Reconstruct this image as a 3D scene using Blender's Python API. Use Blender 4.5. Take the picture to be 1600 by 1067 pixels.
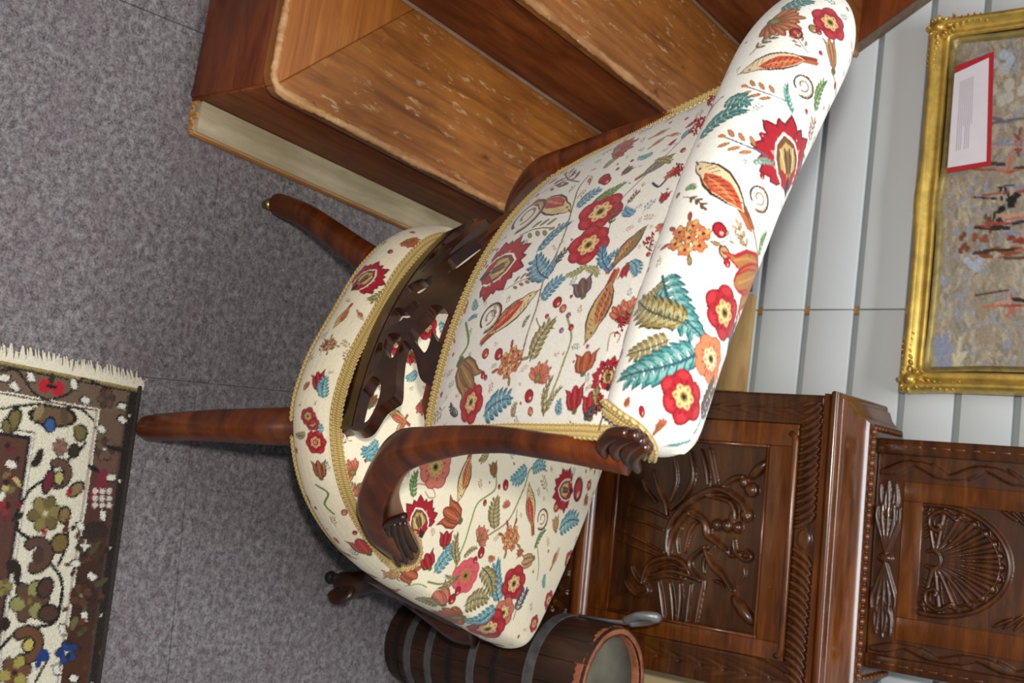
import bpy, bmesh, math, random
import numpy as np
random.seed(7); RNG = np.random.default_rng(11)
for o in list(bpy.data.objects): bpy.data.objects.remove(o)
SC = bpy.context.scene
COL = SC.collection

# ---------------------------------------------------------------- camera (portrait shot stored on its side)
F = 1750.0; H = 1.36
PITCH, ROLL, YAW = (math.radians(v) for v in (37.49, -0.894, 11.936))
_f = np.array([-math.sin(YAW)*math.cos(PITCH), math.cos(YAW)*math.cos(PITCH), -math.sin(PITCH)])
_r = np.array([math.cos(YAW), math.sin(YAW), 0.0]); _d = np.cross(_f, _r)
_r, _d = math.cos(ROLL)*_r + math.sin(ROLL)*_d, -math.sin(ROLL)*_r + math.cos(ROLL)*_d
CAMP = np.array([0, 0, H])
cam = bpy.data.cameras.new('camera'); cam_o = bpy.data.objects.new('camera', cam); COL.objects.link(cam_o)
from mathutils import Matrix, Vector
X, Y, Z = -_d, -_r, -_f
cam_o.matrix_world = Matrix(((X[0], Y[0], Z[0], 0), (X[1], Y[1], Z[1], 0), (X[2], Y[2], Z[2], H), (0, 0, 0, 1)))
cam.sensor_fit = 'HORIZONTAL'; cam.sensor_width = 36; cam.lens = F/1600*36; cam.clip_start = .02
SC.camera = cam_o
cam.dof.use_dof = True; cam.dof.focus_distance = 1.28; cam.dof.aperture_fstop = 8.5

# ---------------------------------------------------------------- light: soft room light, ceiling tubes, camera flash
W = bpy.data.worlds.new('room_light'); SC.world = W; W.use_nodes = True
W.node_tree.nodes['Background'].inputs[0].default_value = (.90, .95, 1.0, 1)
W.node_tree.nodes['Background'].inputs[1].default_value = .26
def area(name, loc, target, sx, sy, power, color):
    l = bpy.data.lights.new(name, 'AREA'); l.shape = 'RECTANGLE'; l.size = sx; l.size_y = sy
    l.energy = power; l.color = color
    o = bpy.data.objects.new(name, l); COL.objects.link(o); o.location = loc
    o.rotation_euler = (Vector(target)-Vector(loc)).to_track_quat('-Z', 'Y').to_euler()
    return o
area('ceiling_tube_light', (-.2, .85, 2.75), (-.2, 1.0, 0), 1.6, .25, 34, (.93, .97, 1))
flash_pos = CAMP - _r*.10 - _d*.02 + _f*.02
area('camera_flash', tuple(flash_pos), tuple(flash_pos+_f), .06, .035, 17, (1, .965, .90))
SC.view_settings.view_transform = 'Standard'; SC.view_settings.look = 'None'
SC.view_settings.exposure = 0.0; SC.view_settings.gamma = 1; SC.view_settings.use_curve_mapping = False

# ---------------------------------------------------------------- pixel <-> place helpers
_M = np.array([_r, _d, _f])
def ray(x, y): return _M.T @ np.array([(y-533.5)/F, (800-x)/F, 1.0])
def at_z(x, y, z=0): d = ray(x, y); return CAMP+d*(z-H)/d[2]
def at_y(x, y, yy): d = ray(x, y); return CAMP+d*yy/d[1]
def proj(P):
    c = (np.asarray(P, float)-CAMP) @ _M.T
    return 800-F*c[..., 1]/c[..., 2], 533.5+F*c[..., 0]/c[..., 2], c[..., 2]

# ---------------------------------------------------------------- object helpers
BASE = {}
def put(o, label=None, cat=None, group=None, kind=None):
    if label: o['label'] = label
    if cat: o['category'] = cat
    if group: o['group'] = group
    if kind: o['kind'] = kind
    return o
def thing(name, label, cat, loc, group=None):
    o = bpy.data.objects.new(name, None); COL.objects.link(o); o.location = loc; o.empty_display_size = .05
    BASE[o.name] = np.array(loc, float)
    return put(o, label, cat, group)
def mesh_obj(name, verts, faces, mat, parent=None, smooth=True, loc=None, colors=None):
    verts = np.asarray(verts, float).reshape(-1, 3)
    base = BASE[parent.name] if parent is not None else (np.array(loc, float) if loc is not None else np.zeros(3))
    v = verts-base
    me = bpy.data.meshes.new(name)
    if isinstance(faces, np.ndarray):
        n = len(faces); k = faces.shape[1]
        me.vertices.add(len(v)); me.vertices.foreach_set('co', v.ravel().astype(np.float32))
        me.loops.add(n*k); me.loops.foreach_set('vertex_index', faces.ravel().astype(np.int32))
        me.polygons.add(n); me.polygons.foreach_set('loop_start', (np.arange(n)*k).astype(np.int32))
        me.update(calc_edges=True)
    else:
        me.from_pydata([tuple(p) for p in v], [], faces)
    me.validate()
    bm = None
    if len(me.polygons) < 60000:
        bm = bmesh.new(); bm.from_mesh(me); bmesh.ops.recalc_face_normals(bm, faces=bm.faces); bm.to_mesh(me); bm.free()
    me.polygons.foreach_set('use_smooth', np.full(len(me.polygons), bool(smooth)))
    if colors is not None:
        a = me.attributes.new('print', 'FLOAT_COLOR', 'POINT')
        c = np.ones((len(v), 4), np.float32); c[:, :3] = colors.reshape(-1, 3); a.data.foreach_set('color', c.ravel())
    me.update()
    o = bpy.data.objects.new(name, me); COL.objects.link(o)
    if mat: me.materials.append(mat)
    if parent is not None:
        o.parent = parent; BASE[o.name] = base
    elif loc is not None:
        o.location = loc; BASE[o.name] = base
    else: BASE[o.name] = base
    return o
def sharp(o, ang=35):
    me = o.data
    bm = bmesh.new(); bm.from_mesh(me)
    for e in bm.edges:
        if len(e.link_faces) == 2 and e.calc_face_angle(0) > math.radians(ang): e.smooth = False
    bm.to_mesh(me); bm.free(); return o
def grid_faces(nu, nv, cu=False, cv=False):
    i = np.arange(nu if cu else nu-1); j = np.arange(nv if cv else nv-1)
    I, J = np.meshgrid(i, j, indexing='ij'); I2 = (I+1) % nu; J2 = (J+1) % nv
    return np.stack([I*nv+J, I2*nv+J, I2*nv+J2, I*nv+J2], -1).reshape(-1, 4)
def box_vf(lo, hi, bev=0.0):
    bm = bmesh.new(); bmesh.ops.create_cube(bm, size=1)
    lo = np.array(lo, float); hi = np.array(hi, float)
    for v in bm.verts:
        v.co = Vector((lo+hi)/2+np.array(v.co)*(hi-lo))
    if bev: bmesh.ops.bevel(bm, geom=list(bm.edges), offset=bev, segments=2, affect='EDGES', profile=.5)
    vs = np.array([v.co for v in bm.verts]); bm.verts.index_update()
    fs = [[v.index for v in f.verts] for f in bm.faces]; bm.free(); return vs, fs
def box(name, lo, hi, mat, parent=None, bev=.002, xf=None, loc=None):
    v, f = box_vf(lo, hi, bev)
    if xf is not None: v = xf(v)
    return sharp(mesh_obj(name, v, f, mat, parent, True, loc), 50)
def catmull(P, n=8, closed=False):
    P = np.asarray(P, float); N = len(P); out = []
    rng = range(N if closed else N-1)
    for i in rng:
        if closed: p0, p1, p2, p3 = P[(i-1) % N], P[i], P[(i+1) % N], P[(i+2) % N]
        else: p0, p1, p2, p3 = P[max(i-1, 0)], P[i], P[i+1], P[min(i+2, N-1)]
        for k in range(n):
            t = k/n
            out.append(.5*((2*p1)+(-p0+p2)*t+(2*p0-5*p1+4*p2-p3)*t*t+(-p0+3*p1-3*p2+p3)*t**3))
    if not closed: out.append(P[-1])
    return np.array(out)
def sweep_vf(path, wid, hgt, ref=(0, 0, 1), k=14, power=2.6, caps=True, twist=None):
    """superelliptic tube: wid along (ref x tangent), hgt along the remaining normal"""
    path = np.asarray(path, float); n = len(path)
    T = np.gradient(path, axis=0); T /= np.linalg.norm(T, axis=1)[:, None]
    wid = np.broadcast_to(np.asarray(wid, float), (n,)) if np.ndim(wid) == 0 else np.interp(np.linspace(0, 1, n), np.linspace(0, 1, len(wid)), wid)
    hgt = np.broadcast_to(np.asarray(hgt, float), (n,)) if np.ndim(hgt) == 0 else np.interp(np.linspace(0, 1, n), np.linspace(0, 1, len(hgt)), hgt)
    ref = np.asarray(ref, float)
    ang = np.linspace(0, 2*np.pi, k, endpoint=False)
    cx = np.sign(np.cos(ang))*np.abs(np.cos(ang))**(2/power); cy = np.sign(np.sin(ang))*np.abs(np.sin(ang))**(2/power)
    R = np.cross(ref, T); R /= np.linalg.norm(R, axis=1)[:, None]+1e-9
    U = np.cross(T, R)
    V = path[:, None, :]+R[:, None, :]*(cx[None, :, None]*wid[:, None, None]/2)+U[:, None, :]*(cy[None, :, None]*hgt[:, None, None]/2)
    f = grid_faces(n, k, cv=True).tolist()
    if caps: f.append(list(range(k))[::-1]); f.append([(n-1)*k+i for i in range(k)])
    return V.reshape(-1, 3), f
def merge(parts):
    V = []; Fs = []; o = 0
    for v, f in parts:
        V.append(np.asarray(v)); Fs += [[i+o for i in q] for q in (f.tolist() if isinstance(f, np.ndarray) else f)]; o += len(v)
    return np.concatenate(V), Fs
def lathe_vf(prof, c, k=24, axis=(0, 0, 1)):
    ax = np.array(axis, float); ax /= np.linalg.norm(ax)
    e1 = np.cross(ax, (0, 1, 0) if abs(ax[1]) < .9 else (1, 0, 0)); e1 /= np.linalg.norm(e1); e2 = np.cross(ax, e1)
    t = np.linspace(0, 2*np.pi, k, endpoint=False)
    V = np.array([[np.array(c)+ax*z+r*(np.cos(a)*e1+np.sin(a)*e2) for a in t] for r, z in prof])
    f = grid_faces(len(prof), k, cv=True).tolist()
    f.append(list(range(k))); f.append([(len(prof)-1)*k+i for i in range(k)])
    return V.reshape(-1, 3), f

# ---------------------------------------------------------------- materials
def lin(h):
    if isinstance(h, str):
        h = h.lstrip('#'); c = np.array([int(h[i:i+2], 16)/255 for i in (0, 2, 4)])
    else: c = np.array(h, float)
    return np.where(c <= .04045, c/12.92, ((c+.055)/1.055)**2.4)
def rgba(h): return (*lin(h), 1)
class NM:
    def __init__(s, name):
        s.m = bpy.data.materials.new(name); s.m.use_nodes = True; s.t = s.m.node_tree
        s.b = s.t.nodes['Principled BSDF']
    def n(s, typ, **kw):
        nd = s.t.nodes.new(typ)
        for k, v in kw.items():
            if k.startswith('_'): setattr(nd, k[1:], v)
            else: nd.inputs[k.replace('__', ' ')].default_value = v
        return nd
    def l(s, a, b): s.t.links.new(a, b)
    def coords(s, scale=(1, 1, 1), rot=(0, 0, 0)):
        tc = s.n('ShaderNodeTexCoord'); mp = s.n('ShaderNodeMapping'); mp.inputs['Scale'].default_value = scale; mp.inputs['Rotation'].default_value = rot
        s.l(tc.outputs['Object'], mp.inputs[0]); return mp.outputs[0]
    def noise(s, vec, scale, detail=4, rough=.6, dist=0):
        nd = s.n('ShaderNodeTexNoise', Scale=scale, Detail=detail, Roughness=rough, Distortion=dist); s.l(vec, nd.inputs[0]); return nd.outputs[0]
    def ramp(s, fac, stops):
        r = s.n('ShaderNodeValToRGB'); e = r.color_ramp.elements
        while len(e) < len(stops): e.new(.5)
        for q, (p, c) in zip(e, stops): q.position = p; q.color = rgba(c) if isinstance(c, str) else (*c, 1) if len(c) == 3 else c
        s.l(fac, r.inputs[0]); return r.outputs[0]
    def mix(s, fac, a, b, mode='MIX'):
        m = s.n('ShaderNodeMix', _data_type='RGBA', _blend_type=mode)
        for v, i in ((fac, 0), (a, 6), (b, 7)):
            if hasattr(v, 'links'): s.l(v, m.inputs[i])
            else: m.inputs[i].default_value = v if i == 0 else (rgba(v) if isinstance(v, str) else v)
        return m.outputs[2]
    def bump(s, hgt, strength=.3, dist=.002):
        b = s.n('ShaderNodeBump', Strength=strength, Distance=dist); s.l(hgt, b.inputs['Height']); s.l(b.outputs[0], s.b.inputs['Normal'])
    def set(s, **kw):
        for k, v in kw.items(): s.b.inputs[k.replace('__', ' ')].default_value = v
        return s
    def color(s, v):
        if hasattr(v, 'links'): s.l(v, s.b.inputs['Base Color'])
        else: s.b.inputs['Base Color'].default_value = rgba(v)
        return s
def wood(name, cols, stretch=(6, 60, 60), rough=.35, coat=.3, wear=None, wear_amt=.62, bump=.15, spec=.5, wear_scale=(9, 40, 40), knots=False):
    m = NM(name); vec = m.coords(stretch)
    n1 = m.noise(vec, 1.0, 6, .62, .6)
    c = m.ramp(n1, [(.28, cols[0]), (.5, cols[1]), (.74, cols[2])])
    n2 = m.noise(m.coords((3, 3, 3)), 2.0, 3)
    c = m.mix(m.ramp(n2, [(.35, (0, 0, 0)), (.75, (.55, .55, .55))]), c, cols[0])
    if wear:
        w = m.noise(m.coords(wear_scale), 3.0, 5, .7)
        wf = m.ramp(w, [(wear_amt, (0, 0, 0)), (wear_amt+.06, (1, 1, 1))])
        wf = m.mix(1.0, wf, m.ramp(m.noise(m.coords((7, 7, 7)), 1.6, 3, .6), [(.42, (.05, .05, .05)), (.58, (1, 1, 1))]), 'MULTIPLY')
        c = m.mix(wf, c, wear)
    if knots:
        k = m.noise(m.coords((26, 13, 26)), 1.0, 2, .5, .8); c = m.mix(m.ramp(k, [(.70, (0, 0, 0)), (.80, (.9, .9, .9))]), c, '#2e1408')
    m.color(c); m.set(Roughness=rough, Coat__Weight=coat, Coat__Roughness=.18, Specular__IOR__Level=spec)
    m.bump(n1, bump, .001); return m.m
def plain(name, col, rough=.6, metallic=0, var=.12, scale=30, bump=.1, coat=0):
    m = NM(name); n = m.noise(m.coords(), scale, 4)
    base = lin(col); c = m.ramp(n, [(.3, tuple(base*(1-var))), (.7, tuple(np.minimum(base*(1+var), 1)))])
    m.color(c); m.set(Roughness=rough, Metallic=metallic, Coat__Weight=coat)
    if bump: m.bump(n, bump, .001)
    return m.m
def printed(name, rough=.85, weave=1400, bump=.35, sheen=.15, dist=.0006):
    m = NM(name); a = m.n('ShaderNodeAttribute'); a.attribute_name = 'print'
    vec = m.coords((1, 1, 1), (.6, .5, .8))
    f = m.noise(vec, weave, 2)
    shade = m.ramp(f, [(.3, (.82, .82, .82)), (.6, (1, 1, 1))])
    m.color(m.mix(1.0, a.outputs[0], shade, 'MULTIPLY'))
    m.set(Roughness=rough, Sheen__Weight=sheen, Specular__IOR__Level=.2); m.bump(f, bump, dist)
    return m.m
M = {}
M['mahogany'] = wood('polished_mahogany', ['#301506', '#62290a', '#8f4812'], (9, 9, 30), .34, .12, bump=.05)
M['fret_wood'] = wood('dark_polished_mahogany', ['#1a0b05', '#341708', '#52280f'], (30, 30, 8), .30, .2, bump=.04)
M['pine_tread'] = wood('worn_stained_pine', ['#64370f', '#8f5521', '#a86a2e'], (60, 5, 60), .45, .08, '#ab8c62', .58, .25, wear_scale=(36, 9, 36), knots=True)
M['pine_return'] = wood('straight_grained_pine', ['#7d4416', '#9c5c22', '#b37332'], (5, 90, 60), .42, .12, '#b99a70', .67, .2)
M['pine_riser'] = wood('dark_stained_riser', ['#4a1f08', '#793c17', '#955528'], (60, 5, 40), .5, 0, '#a5825c', .70, .15, spec=.3)
M['nosing_worn'] = wood('bare_worn_nosing', ['#84502a', '#b48452', '#d3b082'], (60, 8, 60), .6, 0, '#e2c8a0', .62, .5)
M['string_wood'] = wood('stained_stair_string', ['#4c1e08', '#7d3812', '#9c5120'], (6, 40, 40), .38, .2, bump=.1)
M['batten'] = wood('weathered_pale_pine', ['#8c7d60', '#ab9d80', '#beb297'], (50, 6, 50), .75, 0, '#5e5230', .73, .2)
M['batten_edge'] = wood('raw_orange_sawn_edge', ['#8f5c2c', '#b7824a', '#c89a62'], (50, 8, 50), .85, 0, bump=.5)
M['oak'] = wood('carved_dark_oak', ['#281405', '#4c260b', '#6c3f15'], (7, 40, 60), .30, .30, '#8a5520', .76, .08, wear_scale=(40, 40, 9))
M['oak_light'] = wood('polished_brown_oak', ['#3b1d06', '#69350d', '#884f1b'], (7, 40, 60), .24, .4, '#9a6226', .72, .06, wear_scale=(40, 40, 9))
M['barrel_wood'] = wood('old_barrel_oak', ['#1d0d06', '#341a0d', '#4d2916'], (45, 45, 7), .5, .1, '#8a5231', .69, .35, wear_scale=(30, 30, 9))
M['barrel_rim'] = wood('bare_barrel_rim', ['#70381f', '#99583a', '#b27650'], (40, 40, 40), .7, 0, bump=.5)
M['hoop'] = plain('dull_grey_iron_hoop', '#6c6a6b', .5, .55, .3, 60, .2)
M['hoop_dark'] = plain('dark_iron_hoop', '#2a2623', .5, .5, .3, 60, .2)
M['barrel_head'] = plain('grey_weathered_barrel_head', '#5f5b4d', .8, 0, .3, 18, .3)
M['iron'] = plain('worn_grey_iron', '#8d8d8f', .42, .6, .2, 40, .15)
M['brass'] = plain('brass', '#9a8650', .3, .9, .2, 40, .05)
M['gimp'] = printed('gold_gimp_braid', .6, 1500, .3)
M['red_thread'] = plain('dark_red_thread', '#8c1622', .6, 0, .4, 300, .3)
M['gold'] = plain('antiqued_gold_leaf', '#caa852', .38, .6, .3, 35, .25)
M['gold_dark'] = plain('antiqued_gold_sight_edge', '#94834f', .45, .5, .3, 60, .25)
M['plank'] = plain('white_laminate_plank', '#d3d8da', .42, 0, .03, 4, .02)
M['groove'] = plain('grey_wall_backing', '#a3a9a8', .8, 0, .05, 10, .0)
M['tan_batten'] = plain('raw_tan_batten', '#a7814f', .8, 0, .15, 60, .2)
M['plywood'] = wood('pale_plywood', ['#a07a48', '#bb965e', '#c9a871'], (8, 40, 40), .7, 0, bump=.1)
M['cream_board'] = plain('cream_painted_board', '#c6ae82', .6, 0, .06, 8, .05)
M['dark_plank'] = wood('dark_brown_plank', ['#241208', '#3b1f0f', '#4e2c16'], (40, 40, 6), .6, 0)
M['dark_fabric'] = plain('black_dust_cloth', '#15110f', .95, 0, .2, 200, .2)
M['print'] = printed('floral_tapestry_cloth')
M['rug'] = printed('woven_wool_rug', .95, 700, .9, .1, .002)
M['paint'] = printed('oil_painting', .45, 300, .3, 0, .0008)
M['dust'] = wood('dusty_worn_fillet', ['#5c3d28', '#7f6450', '#96806c'], (60, 6, 60), .7, 0, bump=.3)
M['fringe'] = plain('cream_wool_fringe', '#cfc6b2', .9, 0, .12, 300, .3)
M['paper_red'] = plain('red_card', '#b02028', .6, 0, .05, 50, .0)
M['paper'] = plain('white_paper', '#ddd6dc', .6, 0, .03, 30, .05)
M['ink'] = plain('faint_grey_print', '#b3adb4', .7, 0, .05, 50, .0)
def carpet():
    m = NM('grey_mauve_carpet'); v = m.coords()
    n1 = m.noise(v, 300, 3, .75); n2 = m.noise(v, 85, 5, .8); n3 = m.noise(v, 9, 3, .6); n4 = m.noise(v, 120, 4, .75, .5); n5 = m.noise(v, 60, 3, .7)
    c = m.ramp(n2, [(.32, '#363234'), (.45, '#676062'), (.55, '#878182'), (.68, '#a6a19f')])
    c = m.mix(m.ramp(n4, [(.50, (0, 0, 0)), (.66, (.7, .7, .7))]), c, '#5c424a')
    c = m.mix(m.ramp(n1, [(.45, (0, 0, 0)), (.70, (.6, .6, .6))]), c, '#a7a5a8')
    c = m.mix(m.ramp(n5, [(.5, (0, 0, 0)), (.75, (.5, .5, .5))]), c, '#4a474c')
    c = m.mix(m.ramp(n3, [(.40, (0, 0, 0)), (.72, (.35, .35, .35))]), c, '#6d5860')
    m.color(c); m.set(Roughness=.95, Sheen__Weight=.1, Specular__IOR__Level=.1)
    m.bump(m.mix(.5, n1, n2), 1.0, .006); return m.m
M['carpet'] = carpet()

# ---------------------------------------------------------------- print canvas (weaves the cloth pattern in cloth coordinates)
class Canvas:
    def __init__(s, u0, u1, v0, v1, res, bg):
        s.u0, s.v0, s.res = u0, v0, res
        s.w = int((u1-u0)/res)+2; s.h = int((v1-v0)/res)+2
        s.img = np.empty((s.w, s.h, 3), np.float32); s.img[:] = lin(bg); s.occ = []
    def _box(s, lo, hi):
        i0 = max(int((lo[0]-s.u0)/s.res)-1, 0); i1 = min(int((hi[0]-s.u0)/s.res)+2, s.w)
        j0 = max(int((lo[1]-s.v0)/s.res)-1, 0); j1 = min(int((hi[1]-s.v0)/s.res)+2, s.h)
        if i1 <= i0 or j1 <= j0: return None
        U = s.u0+np.arange(i0, i1)[:, None]*s.res; V = s.v0+np.arange(j0, j1)[None, :]*s.res
        return i0, i1, j0, j1, U, V
    def poly(s, P, col):
        P = np.asarray(P, float); b = s._box(P.min(0), P.max(0))
        if b is None: return
        i0, i1, j0, j1, U, V = b; ins = np.zeros((i1-i0, j1-j0), bool)
        for k in range(len(P)):
            (x0, y0), (x1, y1) = P[k], P[(k+1) % len(P)]
            if y0 == y1: continue
            c = ((V > y0) != (V > y1)) & (U < (x1-x0)*(V-y0)/(y1-y0)+x0); ins ^= c
        s.img[i0:i1, j0:j1][ins] = lin(col)
    def stroke(s, P, w, col, taper=False):
        P = np.asarray(P, float); b = s._box(P.min(0)-w, P.max(0)+w)
        if b is None: return
        i0, i1, j0, j1, U, V = b; ins = np.zeros((i1-i0, j1-j0), bool); n = len(P)-1
        for k in range(n):
            a, d = P[k], P[k+1]-P[k]; L = d@d+1e-12
            t = np.clip(((U-a[0])*d[0]+(V-a[1])*d[1])/L, 0, 1)
            ww = w*(1-.85*(k+t)/n) if taper else w
            ins |= (U-a[0]-t*d[0])**2+(V-a[1]-t*d[1])**2 < (ww/2)**2
        s.img[i0:i1, j0:j1][ins] = lin(col)
    def ell(s, c, rx, ry, ang, col):
        c = np.asarray(c, float); r = max(rx, ry); b = s._box(c-r, c+r)
        if b is None: return
        i0, i1, j0, j1, U, V = b; ca, sa = math.cos(ang), math.sin(ang)
        x = (U-c[0])*ca+(V-c[1])*sa; y = -(U-c[0])*sa+(V-c[1])*ca
        s.img[i0:i1, j0:j1][(x/rx)**2+(y/ry)**2 < 1] = lin(col)
    def sample(s, U, V):
        x = np.clip((U-s.u0)/s.res, 0, s.w-1.001); y = np.clip((V-s.v0)/s.res, 0, s.h-1.001)
        i = x.astype(int); j = y.astype(int); fx = (x-i)[..., None]; fy = (y-j)[..., None]; I = s.img
        return (I[i, j]*(1-fx)+I[i+1, j]*fx)*(1-fy)+(I[i, j+1]*(1-fx)+I[i+1, j+1]*fx)*fy
RED, DRED, OR, SAL, TEAL, DTEAL, OLV, DOLV, BRN, GOLD, INK, GRN, TAN, PNK = ('#9c1824', '#68101a', '#a04826', '#b86a54', '#5c939a', '#29535f', '#8b7a44', '#4a3f22',
    '#6e4226', '#b3955a', '#23252e', '#557a35', '#b08a58', '#d8707a')
def fr(b, t):
    b = np.asarray(b, float); t = np.asarray(t, float); a = t-b; L = np.linalg.norm(a)+1e-9; a /= L; n = np.array([-a[1], a[0]])
    return L, (lambda x, y: b+a*(x*L)+n*(y*L)), math.atan2(a[1], a[0])
def mixc(a, b, t): return tuple((np.array([int(a[i:i+2], 16) for i in (1, 3, 5)])*(1-t)+np.array([int(b[i:i+2], 16) for i in (1, 3, 5)])*t)/255)
def m_leaf(C, b, t, col, dark, w=.26, lobes=5, bend=.12):
    L, g, an = fr(b, t); N = lobes+1; lt = mixc(col, '#f0f0e0', .28); w = w*1.02
    def ctr(x): return bend*math.sin(math.pi*x)
    xs = np.linspace(.06, .80, N); dx = .74/(N-1)
    for sc, cc in ((1.0, dark), (.82, col), (.46, lt)):
        for i, x in enumerate(xs):
            pr = .35+.65*math.sin(math.pi*min(.97, x*.9+.12)**.8)
            for sg in (1, -1):
                y0 = ctr(x); h = dx*.50*sc; tip = (x+.13+dx*.3, y0+sg*w*pr*(.35+.65*sc))
                C.poly([g(x-h*.3, y0), g(x-h*.4+.02, y0+sg*w*pr*.5), g(x+.05, y0+sg*w*pr*.85*sc), g(*tip), g(x+.10+h*.6, y0+sg*w*pr*.62*sc), g(x+h*1.5, y0+sg*w*.15), g(x+h*1.3, y0)], cc)
        C.poly([g(.74, ctr(.74)-w*.32*sc), g(.9, ctr(.9)-w*.25*sc), g(.9+.14*sc, ctr(1)), g(.9, ctr(.9)+w*.25*sc), g(.74, ctr(.74)+w*.32*sc)], cc)
    C.stroke([g(x, ctr(x)) for x in np.linspace(0, .95, 7)], L*.032, dark)
    for i, x in enumerate(xs):
        for sg in (1, -1): C.stroke([g(x, ctr(x)), g(x+.10, ctr(x)+sg*w*.62)], L*.014, dark)
def m_flower(C, c, r, col=RED, dark=DRED, inner='#d0b27a', n=6, a0=.3):
    c = np.asarray(c, float); lt = mixc(col, '#e07060', .22)
    for i in range(n):
        a = a0+i*2*math.pi/n; e = np.array([math.cos(a), math.sin(a)]); q = 1+.10*math.sin(i*2.3)
        C.ell(c+e*r*.60*q, r*.45, r*.46, a, dark)
    for i in range(n):
        a = a0+i*2*math.pi/n; e = np.array([math.cos(a), math.sin(a)]); q = 1+.10*math.sin(i*2.3)
        C.ell(c+e*r*.62*q, r*.39, r*.40, a, col); C.ell(c+e*r*.78*q, r*.15, r*.24, a, lt)
        for k in (-.25, .25): C.stroke([c+r*.35*np.array([math.cos(a+k), math.sin(a+k)]), c+r*.66*np.array([math.cos(a+k*.8), math.sin(a+k*.8)])], r*.05, dark)
        b_ = a+math.pi/n; C.stroke([c+r*.4*np.array([math.cos(b_), math.sin(b_)]), c+r*.9*np.array([math.cos(b_), math.sin(b_)])], r*.05, dark)
    C.ell(c, r*.44, r*.44, 0, '#9c4526')
    for i in range(n):
        a = a0+.5+i*2*math.pi/n; C.ell(c+np.array([math.cos(a), math.sin(a)])*r*.30, r*.20, r*.17, a, inner); C.ell(c+np.array([math.cos(a), math.sin(a)])*r*.37, r*.08, r*.07, a, '#c2703e')
    C.ell(c, r*.20, r*.20, 0, '#857034'); C.ell(c, r*.11, r*.11, 0, '#1f1a12')
def m_pom(C, b, t, w=1.0):
    L, g, an = fr(b, t); n = 13; c0 = .34
    for sc, cc, bw in ((1, DRED, .115), (.93, RED, .095), (.55, '#cf8a84', .05), (.40, '#e8d6c8', .045)):
        for i in range(n):
            a = -2.0+4.0*i/(n-1); ln = (.66 if i % 2 else .58)*(1-.10*abs(a))*sc; ca, sa = math.cos(a), math.sin(a)
            C.poly([g(c0+ca*.12-sa*bw, (sa*.12+ca*bw)*w), g(c0+ca*ln*.45-sa*bw*1.15, (sa*ln*.45+ca*bw*1.15)*w), g(c0+ca*ln*.8-sa*bw*.8, (sa*ln*.8+ca*bw*.8)*w), g(c0+ca*ln, sa*ln*w), g(c0+ca*ln*.8+sa*bw*.8, (sa*ln*.8-ca*bw*.8)*w), g(c0+ca*ln*.45+sa*bw*1.15, (sa*ln*.45-ca*bw*1.15)*w), g(c0+ca*.12+sa*bw, (sa*.12-ca*bw)*w)], cc)
    hrt = [(.06, 0), (.10, .15), (.24, .23), (.42, .22), (.58, .15), (.69, 0), (.58, -.15), (.42, -.22), (.24, -.23), (.10, -.15)]
    for sc, cc in ((1.12, '#ece3d4'), (1.0, BRN), (.74, GOLD), (.46, '#7b5a30')):
        C.poly([g(.36+(x-.36)*sc, y*sc*w) for x, y in hrt], cc)
    for y in (-.08, -.03, .03, .08): C.stroke([g(.26, y), g(.52, y*1.5)], L*.022, '#d9bd86' if abs(y) > .05 else INK)
    for y in (-.16, .16): C.poly([g(0, 0), g(.10, y*1.2), g(.30, y*1.1), g(.22, y*.3)], RED)
    C.poly([g(-.04, 0), g(.05, .09), g(.24, 0), g(.05, -.09)], '#3a1c22')
def m_bird(C, tail, head, col='#a63f24', wing='#bb5a34', belly='#cdb184', curl=None):
    L, g, an = fr(tail, head)
    C.poly([g(0, -.05), g(.3, -.07), g(.33, .06), g(.02, .02)], '#7c3a22'); C.poly([g(-.02, .0), g(.3, -.01), g(.3, .05), g(.03, .06)], '#a65a34')
    body = [(.18, 0), (.34, .10), (.52, .15), (.68, .135), (.80, .085), (.88, .075), (.95, .045), (1.03, -.01), (.96, -.045), (.88, -.07), (.78, -.115), (.62, -.14), (.46, -.12), (.30, -.07)]
    C.poly([g(.6+(x-.6)*1.02, y*1.15) for x, y in body], '#3f2415'); C.poly([g(x, y*.93) for x, y in body], belly)
    C.poly([g(*p) for p in ((.20, .0), (.36, .09), (.55, .135), (.72, .11), (.80, .03), (.70, -.02), (.52, -.075), (.34, -.05))], col)
    C.poly([g(*p) for p in ((.28, .03), (.48, .10), (.66, .10), (.70, .05), (.56, .02), (.40, -.01))], wing)
    for x in (.34, .41, .48, .55, .62, .69): C.stroke([g(x+.05, .09), g(x-.06, -.045)], L*.012, '#5d1a14')
    for x in (.40, .52, .64): C.stroke([g(x+.08, .05), g(x-.08, .02)], L*.014, '#cf8a58')
    for x in (.70, .76, .82): C.stroke([g(x, -.09), g(x+.04, -.02)], L*.012, '#7a5a38')
    C.ell(g(.90, .022), L*.017, L*.017, 0, INK); C.stroke([g(.97, .0), g(1.05, -.02)], L*.02, '#6a4a2c')
def m_ring(C, c, r, col='#3a2a22', inner='#8f6f52'):
    c = np.asarray(c, float); t = np.linspace(0, 5.6, 22)
    C.stroke([c+np.array([math.cos(a), math.sin(a)])*r*(1-.05*a) for a in t], r*.15, col)
    C.stroke([c+np.array([math.cos(a), math.sin(a)])*r*.5*(1-.08*a) for a in t], r*.14, inner)
    C.stroke([c+np.array([math.cos(a), math.sin(a)])*r*.86*(1-.05*a) for a in t[:14]], r*.10, '#b08a62')
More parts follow.
